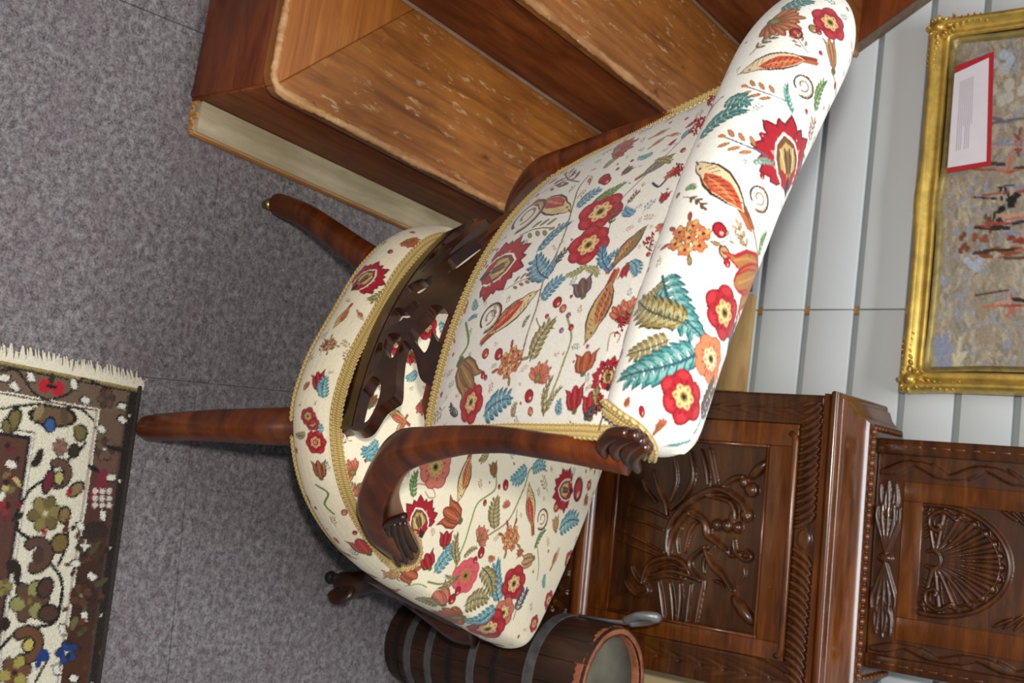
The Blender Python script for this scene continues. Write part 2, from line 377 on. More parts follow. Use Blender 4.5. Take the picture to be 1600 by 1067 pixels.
def m_tulip(C, b, t, col=RED, dark=DRED, w=.42):
    L, g, an = fr(b, t); lt = mixc(col, '#e8a080', .35)
    for sg in (1, -1):
        C.poly([g(0, 0), g(.2, sg*w*.75), g(.5, sg*w*.95), g(.8, sg*w*.9), g(1.04, sg*w*1.15), g(.85, sg*w*.45), g(.5, sg*w*.2)], dark)
        C.poly([g(.06, sg*.02), g(.24, sg*w*.62), g(.5, sg*w*.80), g(.78, sg*w*.76), g(.95, sg*w*.98), g(.8, sg*w*.45), g(.5, sg*w*.26)], col)
    C.ell(g(.52, 0), L*.50, L*w*.50, an, dark); C.ell(g(.52, 0), L*.45, L*w*.40, an, col); C.poly([g(.75, w*.3), g(1.05, 0), g(.75, -w*.3)], col)
    for y in (-.32, 0, .32): C.stroke([g(.2, y*w*.5), g(.55, y*w), g(.88, y*w*.8)], L*.035, lt if y == 0 else dark)
    for sg in (1, -1): C.stroke([g(.22, sg*w*.45), g(.55, sg*w*.66), g(.85, sg*w*.7)], L*.03, lt)
    C.ell(g(.02, 0), L*.10, L*.13, an, '#5a5a30')
def m_carn(C, c, r, col=SAL, dark='#8d4634', n=11):
    c = np.asarray(c, float); a0 = (c[0]*97+c[1]*61) % 6.28; ax = np.array([math.cos(a0), math.sin(a0)]); b = c-ax*r*.55; lt = mixc(col, '#e8c0a0', .35)
    for i in range(n):
        a = a0-1.35+2.7*i/(n-1); d = np.array([math.cos(a), math.sin(a)]); ln = r*(1.5 if i % 2 else 1.28)*(1-.12*abs(a-a0))
        C.ell(b+d*ln*.55, ln*.48, r*.20, a, dark)
        C.ell(b+d*ln*.57, ln*.42, r*.135, a, col if i % 3 else '#a65030')
        C.stroke([b+d*ln*.35, b+d*ln*.85], r*.06, lt)
    C.ell(b+ax*r*.15, r*.34, r*.26, a0, '#6b5a30'); C.ell(b+ax*r*.2, r*.2, r*.15, a0, '#8a7a44')
def m_cluster(C, c, r, col='#bd6a44'):
    c = np.asarray(c, float)
    for a in (.3, 1.6, 3.4, 4.2, 5.0):
        p = c+np.array([math.cos(a), math.sin(a)])*r*1.05; C.stroke([c, p], r*.06, BRN); C.ell(p, r*.24, r*.10, a, '#5a2a24'); C.ell(p, r*.18, r*.07, a, '#a03a34' if a > 3 else '#8a7a44')
    for i in range(7):
        a = i*1.047; p = c+np.array([math.cos(a), math.sin(a)])*r*.56*(1 if i else 0); q = a*1.7
        for k in range(5):
            e = np.array([math.cos(k*1.257+q), math.sin(k*1.257+q)]); C.ell(p+e*r*.17, r*.17, r*.14, k*1.257+q, '#7a4426')
        for k in range(5):
            e = np.array([math.cos(k*1.257+q), math.sin(k*1.257+q)]); C.ell(p+e*r*.18, r*.13, r*.10, k*1.257+q, col if (i+k) % 3 else '#c99a5c')
        C.ell(p, r*.075, r*.075, 0, '#5a1c28')
def m_sprig(C, b, t, col='#b0673a', stem='#5e5240', n=3, w=.16):
    L, g, an = fr(b, t); C.stroke([g(x, .08*math.sin(3*x)) for x in np.linspace(0, 1, 8)], L*.035, stem)
    for i in range(n):
        x = .3+.7*i/n
        for sg in (1, -1):
            p = g(x+.1, .08*math.sin(3*x)+sg*w); C.ell(p, L*.13, L*.05, an+sg*.7, '#4f4438'); C.ell(p, L*.11, L*.035, an+sg*.7, col)
    C.ell(g(1.02, 0), L*.09, L*.05, an, col)
def m_bud(C, c, r, col=RED):
    c = np.asarray(c, float); C.ell(c, r, r*.8, .6, DRED); C.ell(c, r*.75, r*.55, .6, col); C.ell(c+r*.3, r*.25, r*.2, 0, '#e0a08a')
def m_vine(C, P, col='#6f6a44', w=.0022):
    C.stroke(catmull(P, 8), w, col)
KC = {'p': (660, 260, 2.541), 'a': (940, 0, 2.965), 'r': (900, 340, 2.541), 's': (540, 640, 3.2), 't': (460, 640, 2.498), 'f': (460, 340, 2.963)}
class Cloth:
    """a gridded surface P[nu,nv] with cloth coordinates U,V; motifs are woven where the photograph shows them"""
    def __init__(s, P, U, V, bg='#e6dfd0', res=.0006):
        s.P, s.U, s.V = P, U, V
        s.C = Canvas(U.min(), U.max(), V.min(), V.max(), res, bg)
        x, y, d = proj(P[::3, ::3])
        n = np.cross(np.gradient(P, axis=0), np.gradient(P, axis=1))[::3, ::3]; v = P[::3, ::3]-CAMP
        s.vis = np.abs(np.sum(n*v, -1)); s.x, s.y, s.d = x, y, d
        s.sgn = np.sum(n*v, -1); s.u, s.v = U[::3, ::3], V[::3, ::3]
        s.front = None
    def uv(s, k, cx, cy):
        x0, y0, sc = KC[k]; px, py = x0+cx/sc, y0+cy/sc
        e = (s.x-px)**2+(s.y-py)**2
        if s.front is not None: e = e+np.where(s.sgn*s.front > 0, 0, 1e5)
        i = np.unravel_index(np.argmin(e), e.shape); return np.array([s.u[i], s.v[i]]), e[i] < 400
    def rad(s, k, cx, cy, r):
        c, ok = s.uv(k, cx, cy); q = []
        for dx, dy in ((r, 0), (-r, 0), (0, r), (0, -r)):
            p, o2 = s.uv(k, cx+dx, cy+dy); q.append(np.linalg.norm(p-c))
        q.sort(); return c, float((q[1]+q[2]+q[3])/3)*1.08, ok
    def weave(s, k, spec):
        for m in spec:
            t = m[0]; a = m[1:]
            if t in ('flower', 'carn', 'cluster', 'bud', 'ring'):
                c, r, ok = s.rad(k, a[0], a[1], a[2])
                if not ok or r < .001: continue
                {'flower': m_flower, 'carn': m_carn, 'cluster': m_cluster, 'bud': m_bud, 'ring': m_ring}[t](s.C, c, r, *a[3:]); s.C.occ.append((c, r))
            elif t == 'vine':
                P = [s.uv(k, *p) for p in a[0]]
                if not all(o for _, o in P): continue
                m_vine(s.C, [p for p, _ in P], *a[1:])
                for p, _ in P: s.C.occ.append((p, .004))
            else:
                b, o1 = s.uv(k, a[0], a[1]); e, o2 = s.uv(k, a[2], a[3])
                if not (o1 and o2) or np.linalg.norm(b-e) < .003: continue
                b, e = b+(b-e)*.02, e+(e-b)*.03
                {'leaf': m_leaf, 'pom': m_pom, 'bird': m_bird, 'tulip': m_tulip, 'sprig': m_sprig}[t](s.C, b, e, *a[4:])
                s.C.occ += [(b+(e-b)*t_, np.linalg.norm(b-e)*.20) for t_ in (.2, .5, .8)]
    def fill(s, n, mask=None, seed=1, rmin=.006, rmax=.022):
        R = np.random.default_rng(seed); u0, u1, v0, v1 = s.U.min(), s.U.max(), s.V.min(), s.V.max()
        for it in range(n):
            c = np.array([R.uniform(u0, u1), R.uniform(v0, v1)]); r = R.uniform(rmin, rmax)*(1 if it < n*.5 else .6)
            if any(np.linalg.norm(c-o) < q+r*.95 for o, q in s.C.occ): continue
            s.C.occ.append((c, r)); a = R.uniform(0, 6.28); d = np.array([math.cos(a), math.sin(a)])*r; k = R.integers(0, 9)
            if r < .009: k = R.choice([5, 6, 7])
            C = s.C
            if k == 0: m_flower(C, c, r*.8)
            elif k == 1: m_leaf(C, c-d, c+d, TEAL, DTEAL)
            elif k == 2: m_leaf(C, c-d, c+d, OLV, DOLV)
            elif k == 3: m_tulip(C, c-d*.8, c+d*.8, '#b0502c', BRN)
            elif k == 4: m_bird(C, c-d*1.1, c+d*1.1)
            elif k == 5: m_sprig(C, c-d, c+d)
            elif k == 6: m_bud(C, c, min(r*.5, .005))
            elif k == 7: m_sprig(C, c-d, c+d, '#4f8a92', '#4a5a44')
            else: m_carn(C, c, r*.7)
    def build(s, name, mat, parent):
        col = s.C.sample(s.U, s.V)
        col = np.clip(col*(1+np.random.default_rng(2).normal(0, .045, col.shape[:2]))[..., None], 0, 1)
        nu, nv = s.U.shape
        return mesh_obj(name, s.P.reshape(-1, 3), grid_faces(nu, nv), mat, parent, True, None, col)

# ================================================================ the setting
WALL_Y = 1.90
# floor of carpet tiles laid a few degrees off the wall
v, f = box_vf((-2.6, -1.2, -.05), (2.2, 2.0, -.012)); floor = put(mesh_obj('floor', v, f, M['groove'], None, False), kind='structure')
TH = math.radians(6); tx = np.array([math.cos(TH), math.sin(TH)]); ty = np.array([-math.sin(TH), math.cos(TH)]); T0 = np.array([-.145, 1.012]); TS = .508
for i in range(-5, 5):
    for j in range(-5, 2):
        c0 = T0+tx*(i*TS)+ty*(j*TS); cc = c0+(tx+ty)*TS/2
        if cc[1] > 2.05 or cc[0] < -2.3 or cc[0] > 2.0 or cc[1] < -1.1: continue
        v, f = box_vf((.0006, .0006, -.012), (TS-.0006, TS-.0006, 0), .0012)
        dz = RNG.uniform(-.0006, 0)
        w = np.c_[c0[0]+v[:, 0]*tx[0]+v[:, 1]*ty[0], c0[1]+v[:, 0]*tx[1]+v[:, 1]*ty[1], v[:, 2]+dz]
        w[:, 1] = np.minimum(w[:, 1], WALL_Y+.01)
        mesh_obj('carpet_tile', w, f, M['carpet'], floor, False)
# plank-clad wall
v, f = box_vf((-2.4, WALL_Y+.014, 0), (2.0, WALL_Y+.10, 2.5)); wall = put(mesh_obj('wall_back', v, f, M['groove'], None, False), kind='structure')
GZ = .538; GS = .0928; JX = -.470
for k in range(-6, 21):
    z0 = GZ+k*GS+.0062; z1 = GZ+(k+1)*GS-.0062
    if z1 < .02 or z0 > 2.45: continue
    for a, b in ((-2.4, JX-.0011), (JX+.0011, 2.0)):
        box('wall_plank', (a, WALL_Y, max(z0, .0)), (b, WALL_Y+.0138, z1), M['plank'], wall, .0012)
    box('joint_batten', (JX-.007, WALL_Y+.006, z1), (JX+.007, WALL_Y+.0138, z1+.0124), M['tan_batten'], wall, 0)

# ================================================================ stairs climbing to the left along the wall
st = thing('staircase', 'worn stained pine staircase with scuffed treads climbing along the white wall', 'staircase', (-.8, 1.4, 0))
Y0, Y1 = .905, 1.874; RIS = .2
XR = [-.541, -.757, -.962, -1.17, -1.378, -1.586, -1.80]
def prism(poly, z0, z1, bev=0, axis='z'):
    bm = bmesh.new()
    if axis == 'z': vs = [bm.verts.new((p[0], p[1], z0)) for p in poly]; ex = Vector((0, 0, z1-z0))
    else: vs = [bm.verts.new((p[0], z0, p[1])) for p in poly]; ex = Vector((0, z1-z0, 0))
    fc = bm.faces.new(vs); r = bmesh.ops.extrude_face_region(bm, geom=[fc])
    bmesh.ops.translate(bm, verts=[q for q in r['geom'] if isinstance(q, bmesh.types.BMVert)], vec=ex)
    bmesh.ops.recalc_face_normals(bm, faces=bm.faces)
    if bev: bmesh.ops.bevel(bm, geom=list(bm.edges), offset=bev, segments=3, affect='EDGES', profile=.5, clamp_overlap=True)
    bm.verts.index_update(); V = np.array([q.co for q in bm.verts]); Fc = [[q.index for q in g.verts] for g in bm.faces]; bm.free(); return V, Fc
def prism_obj(name, poly, z0, z1, mat, parent, bev=0, axis='z', xf=None):
    V, Fc = prism(poly, z0, z1, bev, axis)
    if xf is not None: V = xf(V)
    return sharp(mesh_obj(name, V, Fc, mat, parent, True), 45)
for k in range(6):
    zt = RIS*(k+1); xr = XR[k]; xn = xr+.015; xb = XR[k+1]
    box('riser', (xr-.02, Y0 if k else Y0+.004, RIS*k), (xr, Y1, zt-.024), M['pine_riser'], st, .0015)
    if k == 0:
        rc = .028; yn = Y0-.015
        arc = [(xn-rc+rc*math.cos(a), yn+rc-rc*math.sin(a)) for a in np.linspace(0, math.pi/2, 6)]
        mid = len(arc)//2; m0 = (xn-rc+rc*.707, yn+rc-rc*.707); me_ = (xb+.001, yn+abs(xb-xn)+.008)
        prism_obj('tread_board', [(xb, Y1), (xn, Y1)]+arc[:3]+[m0, me_], zt-.024, zt, M['pine_tread'], st, .0045)
        prism_obj('tread_return', [m0]+arc[3:]+[(-1.15, yn), (-1.15, me_[1]), me_], zt-.024, zt-.0004, M['pine_return'], st, .0045)
        lip = [(xn+.0005, Y1)]+[(p[0]+.0005, p[1]-.0005) for p in arc]+[(-1.15, yn-.0005)]
        box('step_end_panel', (-.70, Y0, 0), (-.545, Y0+.02, zt-.024), M['string_wood'], st, .004)
        box('step_end_panel', (-1.15, Y0-.001, 0), (-.70, Y0+.02, zt-.024), M['pine_riser'], st, .0015)
        v, f = lathe_vf([(.012, 0), (.012, zt-.024)], (-.5535, Y0+.0125, 0), 16); mesh_obj('step_corner', v, f, M['string_wood'], st)
    else:
        prism_obj('tread_board', [(xb, Y1), (xn, Y1), (xn, Y0-.01), (xb, Y0-.01)], zt-.024, zt, M['pine_tread'], st, .0045)
        lip = [(xn+.0005, Y1), (xn+.0005, Y0-.01)]
    if k: box('dust_line', (xr+.0002, Y0-.006, RIS*k), (xr+.007, Y1, RIS*k+.0035), M['dust'], st, .0016)
    lp = np.array(lip); lp3 = np.c_[lp-np.array([.0032, 0]) if k else lp+np.where(np.arange(len(lp))[:, None] < len(lp)-4, [[-.0034, 0]], [[-.001, .003]]), np.full(len(lp), zt-.0034)]
    seg = []
    for q in range(len(lp3)-1):
        n = max(2, int(np.linalg.norm(lp3[q+1]-lp3[q])/.006)); seg.append(lp3[q]+(lp3[q+1]-lp3[q])*np.linspace(0, 1, n, endpoint=False)[:, None])
    pth = np.concatenate(seg+[lp3[-1:]]); rr = .0105+.003*np.sin(np.arange(len(pth))*.23)*np.sin(np.arange(len(pth))*.071)+RNG.uniform(-.0016, .0016, len(pth))
    v, f = sweep_vf(pth, rr*1.25, rr, (0, 0, 1), 8, 2.0); mesh_obj('nosing_edge', v, f, M['nosing_worn'], st)
sl = (.717-.445)/(-1.049+.872)
def sz(x): return .445+sl*(x+.872)
prism_obj('wall_string', [(-.60, 0), (-.60, sz(-.60)), (-1.55, sz(-1.55)), (-1.80, sz(-1.55)), (-1.80, 0)], Y1, WALL_Y-.002, M['string_wood'], st, .001, 'y')
M['string_cap'] = wood('dusty_string_edge', ['#5a4438', '#75614f', '#8b7866'], (6, 40, 40), .7, 0, bump=.1)
dxs = np.array([-.6, -1.54]); n_ = np.array([-sl, 1])/math.hypot(sl, 1)
prism_obj('string_cap', [(x, sz(x)) for x in dxs]+[(x+n_[0]*-.004*0, sz(x)+.004) for x in dxs[::-1]], Y1-.002, WALL_Y-.001, M['string_cap'], st, 0, 'y')
# pale batten lying on the carpet along the bottom riser
bt = thing('timber_batten', 'pale rough timber batten lying on carpet along the bottom stair riser', 'batten', (-.516, 1.35, 0))
box('batten_body', (-.5405, .914, .001), (-.4935, 1.82, .021), M['batten'], bt, .001)
box('sawn_edge', (-.4935, .912, .0), (-.4905, 1.82, .018), M['batten_edge'], bt, .001)
pts = np.array([(-.5405+.045*i/11+random.uniform(-.001, .001), .913-random.uniform(.001, .006), random.uniform(.004, .019)) for i in range(12)])
v, f = merge([box_vf((p[0]-.0022, p[1], .001), (p[0]+.0022, .9145, p[2]), 0) for p in pts]); mesh_obj('splintered_end', v, f, M['batten_edge'], bt, False)

# boards leaning on the wall between stairs and cabinet, and right of the cabinet
def lean(name, label, x0, x1, h, mat, yfoot, ytop, th=.018, cat='board'):
    V, Fc = box_vf((x0, 0, 0), (x1, th, 1), .0015); L = V.copy()
    t = L[:, 2]; L[:, 2] = t*h; L[:, 1] = V[:, 1]+yfoot+(ytop-yfoot)*t
    o = sharp(mesh_obj(name, L, Fc, mat, None, True, ((x0+x1)/2, yfoot, 0)), 50); return put(o, label, cat)
lean('plywood_board', 'pale plywood board leaning on white wall beside carved cabinet', -.483, -.302, .463, M['plywood'], 1.80, 1.868)
lean('dark_plank', 'narrow dark brown plank leaning on wall between stairs and pale plywood board', -.524, -.493, .449, M['dark_plank'], 1.81, 1.87)
lean('cream_board', 'cream painted board leaning on wall right of carved cabinet', .203, .75, .60, M['cream_board'], 1.80, 1.87)

# ================================================================ rug
RC = np.array([-.119, .912]); rp = np.array([.998, .065]); rq = np.array([.010, -1.0])
def rug_uv(px, py):
    P = at_z(px, py, .006)[:2]-RC; A = np.array([rp, rq]).T; return np.linalg.solve(A, P)
rug = thing('oriental_rug', 'cream and brown patterned oriental rug with white fringe lying on grey carpet', 'rug', (RC[0]+.3, RC[1]-.2, 0))
pu = np.concatenate([np.linspace(0, .44, 420), np.linspace(.445, .95, 80)]); qv = np.concatenate([np.linspace(0, .27, 270), np.linspace(.275, .6, 60)])
RU, RV = np.meshgrid(pu, qv, indexing='ij')
RCV = Canvas(0, .95, 0, .6, .0007, '#5d4330')
def rrect(u0, u1, v0, v1, col): RCV.poly([(u0, v0), (u1, v0), (u1, v1), (u0, v1)], col)
CR, DK, BR2, WH = '#ddd5bf', '#1f1b19', '#54392b', '#ded8ca'
def rg(cx, cy): return np.array([cx-5000, cy-5000]) if cx > 4000 else rug_uv(cx/1.99, 531+cy/1.99)   # photo crop, or rug metres + 5000
uo, vo = rg(310, 212); ui, vi = rg(97, 300)
for k, c in enumerate(['#6f5a49', '#6c5546', '#684c40', '#5e3730', '#523026', '#452a20', '#40271d', '#3d251b', '#44281b', '#4a2a1a', '#46281a', '#43271a', '#43271a', '#46281a']): rrect(k*.04, k*.04+.6, 0, .6, c)
rrect(0, .95, vo, .6, '#6a5444'); rrect(0, uo, vo, .6, '#6f5a49')
rrect(0, .95, 0, .012, '#231b17'); rrect(.012, .95, .012, .0155, '#4a3a2e')
rrect(uo, .95, vo, .6, WH); rrect(uo+.003, .95, vo+.003, .6, '#6a5444'); rrect(uo+.0045, .95, vo+.0045, .6, CR)
rrect(ui-.006, .95, vi-.006, .6, '#6a5444'); rrect(ui-.0045, .95, vi-.0045, .6, WH); rrect(ui, .95, vi, .6, DK); rrect(ui+.004, .95, vi+.004, .6, '#59392f')
rrect(ui+.045, .95, vi+.045, .6, CR); rrect(ui+.05, .95, vi+.05, .6, '#6c4a3a')
rrect(0, .005, 0, .6, '#9c8852'); rrect(.005, .008, 0, .6, DK)
R = np.random.default_rng(5); px_ = .00047
def r_flower(cx, cy, r, col, mid='#a3955a', n=6, dot=DK):
    c = rg(cx, cy); r *= px_*.86
    for sc, cc in ((1.12, DK), (.92, col)):
        for i in range(n): a = i*2*math.pi/n+.3; RCV.ell(c+np.array([math.cos(a), math.sin(a)])*r*.58, r*.44*sc, r*.36*sc, a, cc if (sc > 1 or i % 2) else mid)
    RCV.ell(c, r*.30, r*.30, 0, mid); RCV.ell(c, r*.14, r*.14, 0, dot)
def r_arch(cx, cy, r, col, a0=-.6):
    c = rg(cx, cy); r *= px_*.84; P = [c+np.array([math.cos(a), math.sin(a)])*r*.75 for a in np.linspace(a0, a0+4.0, 14)]
    RCV.stroke(P, r*.72, DK); RCV.stroke(P, r*.50, col)
def r_blob(cx, cy, rx, ry, col, ang=0, edge=True):
    c = rg(cx, cy)
    if edge: RCV.ell(c, rx*px_*1.2+.0012, ry*px_*1.2+.0012, ang, DK)
    RCV.ell(c, rx*px_, ry*px_, ang, col)
def r_line(ps, w=.0042, col=DK): RCV.stroke(catmull(np.array([rg(*p) for p in ps]), 6), w, col)
r_line([(0, 215), (60, 205), (130, 200), (190, 210), (250, 215), (290, 250)], .0035); r_line([(60, 520), (55, 590), (100, 620)], .004); r_line([(160, 700), (190, 745), (190, 810), (165, 880), (60, 905), (0, 960)], .0045); r_line([(200, 380), (240, 350), (265, 320)], .004); r_line([(210, 560), (205, 640), (180, 700)], .004); r_line([(40, 560), (90, 470), (130, 440)], .004); r_line([(150, 990), (110, 1060)], .004)
r_blob(165, 238, 60, 24, '#6b543a', 1.5); r_blob(120, 225, 24, 12, '#8a7a56', .4, False); r_blob(200, 240, 26, 12, '#5a4632', -.3, False); r_blob(155, 264, 17, 14, '#3a5a8c'); r_blob(40, 252, 30, 16, '#75683e', .3); r_blob(20, 270, 18, 10, '#75683e', -.4); r_blob(250, 290, 20, 17, '#75683e'); r_blob(240, 275, 10, 14, '#75683e', 0, False)
r_flower(187, 333, 27, '#7a5848', '#8a6a52', 8, '#2f5590'); r_blob(120, 365, 26, 12, '#2b211d', .3, False); r_blob(108, 385, 10, 14, '#2b211d', 0, False); r_blob(230, 345, 16, 14, '#3a2c26')
r_arch(180, 415, 48, '#61473c', 2.6); r_blob(183, 430, 17, 12, '#b3a968', 0); r_blob(150, 440, 30, 12, '#6a2630', .2); r_blob(235, 465, 24, 14, '#8a7450', .8); r_blob(215, 475, 14, 8, '#8c2a33', .2, False)
r_flower(140, 540, 58, '#6d6038', '#8a7a48', 6, '#c9c0a4'); r_blob(200, 545, 20, 15, '#8a6f44'); r_blob(138, 598, 14, 6, '#9a2a34', 0, False); r_blob(185, 632, 24, 22, '#7a6434', .6)
r_arch(112, 668, 56, '#5b4136', 2.4); r_blob(118, 672, 22, 18, '#4c352c', 0, False); r_blob(42, 705, 18, 26, '#2b211d', .6, False); r_blob(55, 735, 24, 10, '#2b211d', 0, False)
r_flower(92, 812, 66, '#8f8c56', '#5b4433', 6, '#7d6a3c'); r_blob(140, 770, 24, 20, '#4c352c', .4); r_blob(150, 850, 20, 26, '#4c352c'); r_blob(12, 885, 20, 16, '#2b211d', .5, False)
r_arch(78, 950, 60, '#6b472f', 2.5); r_blob(88, 948, 16, 15, '#bfae62'); r_blob(135, 980, 16, 18, '#1f3a78', .5, False); r_blob(118, 1000, 20, 9, '#1f3a78', 0, False); r_flower(45, 1035, 55, '#a3954e', '#6b472f', 6); r_flower(10, 770, 30, '#6d6038', '#8a7a48')
vm = (vo+vi)/2
for i in range(14):
    u = 5000+uo+.40+i*.045
    if i % 2: r_arch(u, 5000+vm+.012, 56, ['#5b4136', '#6b472f'][i % 4 == 1], 2.5); r_blob(u, 5000+vm+.014, 16, 14, '#bfae62')
    else: r_flower(u, 5000+vm-.006, 62, ['#8f8c56', '#6d6038'][i % 4 == 0], '#5b4433', 6, '#7d6a3c')
    r_blob(u+.022, 5000+vm-.02, 18, 24, '#4c352c', .4); r_blob(u+.02, 5000+vm+.025, 16, 12, ['#75683e', '#1f3a78', '#7a2a35'][i % 3])
for i in range(20):
    u = 5000+uo+.40+i*.034; r_flower(u, 5000+.034, 34, ['#5a382a', '#7a2a35', '#1f356e', '#4b3a31'][i % 4], '#8a7a52', 6, WH)
for i in range(9):
    v_ = 5000+vo+.20+i*.05; r_flower(5000+.028, v_, 36, ['#7a2a35', '#5a382a', '#6d6038'][i % 3], '#8a7a52', 6, WH); r_flower(5000+(uo+ui)/2, v_+.02, 44, ['#8f8c56', '#6b472f'][i % 2], '#5b4433')
# outer border
r_line([(0, 95), (50, 95), (80, 130), (105, 165), (150, 185), (215, 165), (255, 120), (290, 130), (330, 150)], .0032); r_blob(140, 143, 20, 19, '#b4202c', 0, False); r_blob(180, 152, 20, 19, '#b4202c', 0, False); r_blob(160, 145, 5, 18, DK, 0, False); r_blob(160, 120, 16, 8, '#2e2a22', 0, False)
for x, y in ((95, 115), (230, 138), (45, 145), (265, 188), (12, 118), (315, 278), (380, 248), (378, 205), (345, 428), (320, 545), (250, 580), (235, 695), (285, 735), (262, 860), (195, 900), (175, 1025), (228, 1052)):
    c = rg(x, y); ph = R.uniform(0, 1.5)
    for sc, cc in ((1.35, DK), (1, WH)): RCV.poly([c+px_*sc*15*(.6+.55*((i*5) % 3)/2)*np.array([math.cos(ph+i*1.047), math.sin(ph+i*1.047)]) for i in range(6)], cc)
r_flower(330, 182, 34, '#63483a', '#4a3a30', 6, '#2a3a66'); r_flower(325, 340, 38, '#4b3a31', '#6b5444', 7, WH); r_blob(315, 440, 40, 16, '#7a2a35', .1, False); r_blob(290, 482, 22, 10, '#8c2430', 0, False)
for i in range(3):
    for j in range(3): r_blob(295+i*22, 470+j*22, 8, 9, '#cfc8ba', 0, False)
r_blob(365, 340, 7, 44, DK, .1, False); r_blob(290, 400, 8, 22, DK, .3, False)
r_flower(264, 640, 34, '#3d2e26', '#523f32', 6, WH); r_blob(264, 640, 16, 4, WH, 0, False); r_blob(264, 640, 4, 15, WH, 0, False); r_flower(252, 795, 42, '#5a382a', '#43291f', 8, '#8a7a52'); r_flower(207, 972, 40, '#1f356e', '#24407c', 5, WH); r_blob(300, 590, 24, 40, '#33261f', .1, False); r_blob(230, 880, 20, 10, '#6a6640', .3, False)
for i in range(40): r_blob(R.uniform(200, 330), R.uniform(560, 1060), R.uniform(6, 14), R.uniform(5, 9), ['#33221a', '#5d3422', '#2d2019', '#4d4a2e'][int(R.integers(0, 4))], R.uniform(0, 3), False)
for i in range(26): RCV.ell((.43+i*.02, R.uniform(.02, .045)), .006, .005, 0, [WH, '#5d3422', '#23345f'][i % 3])
for i in range(18): r_blob(R.uniform(0, 60), R.uniform(320, 560), R.uniform(8, 18), R.uniform(6, 10), ['#8c2a33', '#b3a968', WH, '#2b211d', '#6a2630', '#75683e'][int(R.integers(0, 6))], R.uniform(0, 3), False)
for i in range(150): RCV.ell((R.uniform(ui+.06, .94), R.uniform(vi+.06, .58)), R.uniform(.006, .014), R.uniform(.004, .01), R.uniform(0, 3), ['#8c2a33', '#a38f56', '#d0c6ae', '#3a2b26', '#30477a'][int(R.integers(0, 5))])
for i in range(5): RCV.ell((.04+i*.09, .009), .002, .0015, 0, WH)
jit = RNG.normal(0, .0009, RU.shape+(2,))
KN = .0021; rcol = RCV.sample((np.floor((RU+jit[..., 0]*.7)/KN)+.5)*KN, (np.floor((RV+jit[..., 1]*.7)/KN)+.5)*KN)*(1+RNG.normal(0, .07, RU.shape))[..., None]
hz = .0065+RNG.normal(0, .0005, RU.shape); hz[:, 0] = .001; hz[0, :] = .001
RP = np.stack([RC[0]+RU*rp[0]+RV*rq[0], RC[1]+RU*rp[1]+RV*rq[1], hz], -1)
mesh_obj('rug_pile', RP.reshape(-1, 3), grid_faces(*RU.shape), M['rug'], rug, True, None, np.clip(rcol, 0, 1))
frs = []
for i in range(420):
    q = -.006+.58*i/420+random.uniform(-.0008, .0008); L = random.uniform(.012, .024)
    if i < 9: L *= .7
    p0 = RC+rp*.002+rq*q; p1 = RC-rp*L+rq*(q+random.uniform(-.004, .004)); w = random.uniform(.0012, .0022)
    z0, z1 = .006, random.uniform(.001, .005); m_ = (p0+p1)/2
    V = [(p0[0], p0[1]-w, z0), (p0[0], p0[1]+w, z0), (m_[0], m_[1]-w, z0+.001), (m_[0], m_[1]+w, z0+.001), (p1[0], p1[1]-w*.4, z1), (p1[0], p1[1]+w*.4, z1), (m_[0], m_[1], .0005)]
    frs.append((np.array(V), [[0, 1, 3, 2], [2, 3, 5, 4], [0, 2, 6], [1, 6, 3], [2, 4, 6], [3, 6, 5]]))
for (x0, y0, x1, y1) in ((216, 604, 233, 590), (214, 606, 228, 600), (210, 600, 226, 602)):
    a, b = at_z(x0, y0, .004), at_z(x1, y1, .004); d = (b-a)[:2]; d = np.array([-d[1], d[0]])/np.linalg.norm(d)*.0012
    frs.append((np.array([(a[0]-d[0], a[1]-d[1], .004), (a[0]+d[0], a[1]+d[1], .004), (b[0], b[1], .003), (a[0], a[1], .001)]), [[0, 1, 2], [0, 3, 1], [1, 3, 2], [0, 2, 3]]))
v, f = merge(frs); put(mesh_obj('fringe', v, f, M['fringe'], rug, False), kind='stuff')
rrp = lambda u_, v_, z_: np.array([RC[0]+u_*rp[0]+v_*rq[0], RC[1]+u_*rp[1]+v_*rq[1], z_])
v, f = sweep_vf([rrp(x, -.002, .004+.0006*math.sin(x*900)) for x in np.linspace(-.002, .95, 300)], .009, .008, (0, 0, 1), 8, 2); mesh_obj('selvedge', v, f, plain('dark_overcast_wool', '#2a221e', .95, 0, .4, 250, .6), rug)

# ================================================================ framed painting
PF = [at_y(1451, 31, 1.868), at_y(1403, 611, 1.868)]
fx0, fx1 = PF[0][0], PF[1][0]; fz0 = (PF[0][2]+PF[1][2])/2; fz1 = fz0+.56
pic = thing('framed_painting', 'loosely brushed oil painting in ornate gilt frame hanging on white plank wall', 'painting', ((fx0+fx1)/2, 1.89, fz0))
prof = [(0, .0, 0), (0.001, .022, 0), (.004, .030, 0), (.010, .034, 0), (.016, .030, 0), (.022, .021, 0), (.028, .018, 0), (.031, .022, 0), (.035, .020, 0), (.036, .014, 1), (.040, .015, 1), (.044, .011, 1), (.047, .006, 1)]
def ring_pts(w, bulge):
    n = 40; pts = []
    x0, x1, z0, z1 = fx0+w, fx1-w, fz0+w, fz1-w
    for (ax, az, bx, bz, nx, nz) in ((x0, z0, x1, z0, 0, -1), (x1, z0, x1, z1, 1, 0), (x1, z1, x0, z1, 0, 1), (x0, z1, x0, z0, -1, 0)):
        for i in range(n):
            t = i/n; c = bulge*(.006*math.exp(-((t-.5)/.07)**2)+.004*math.exp(-(min(t, 1-t)/.12)**2)-.004)
            pts.append((ax+(bx-ax)*t+nx*c, az+(bz-az)*t+nz*c))
    return pts
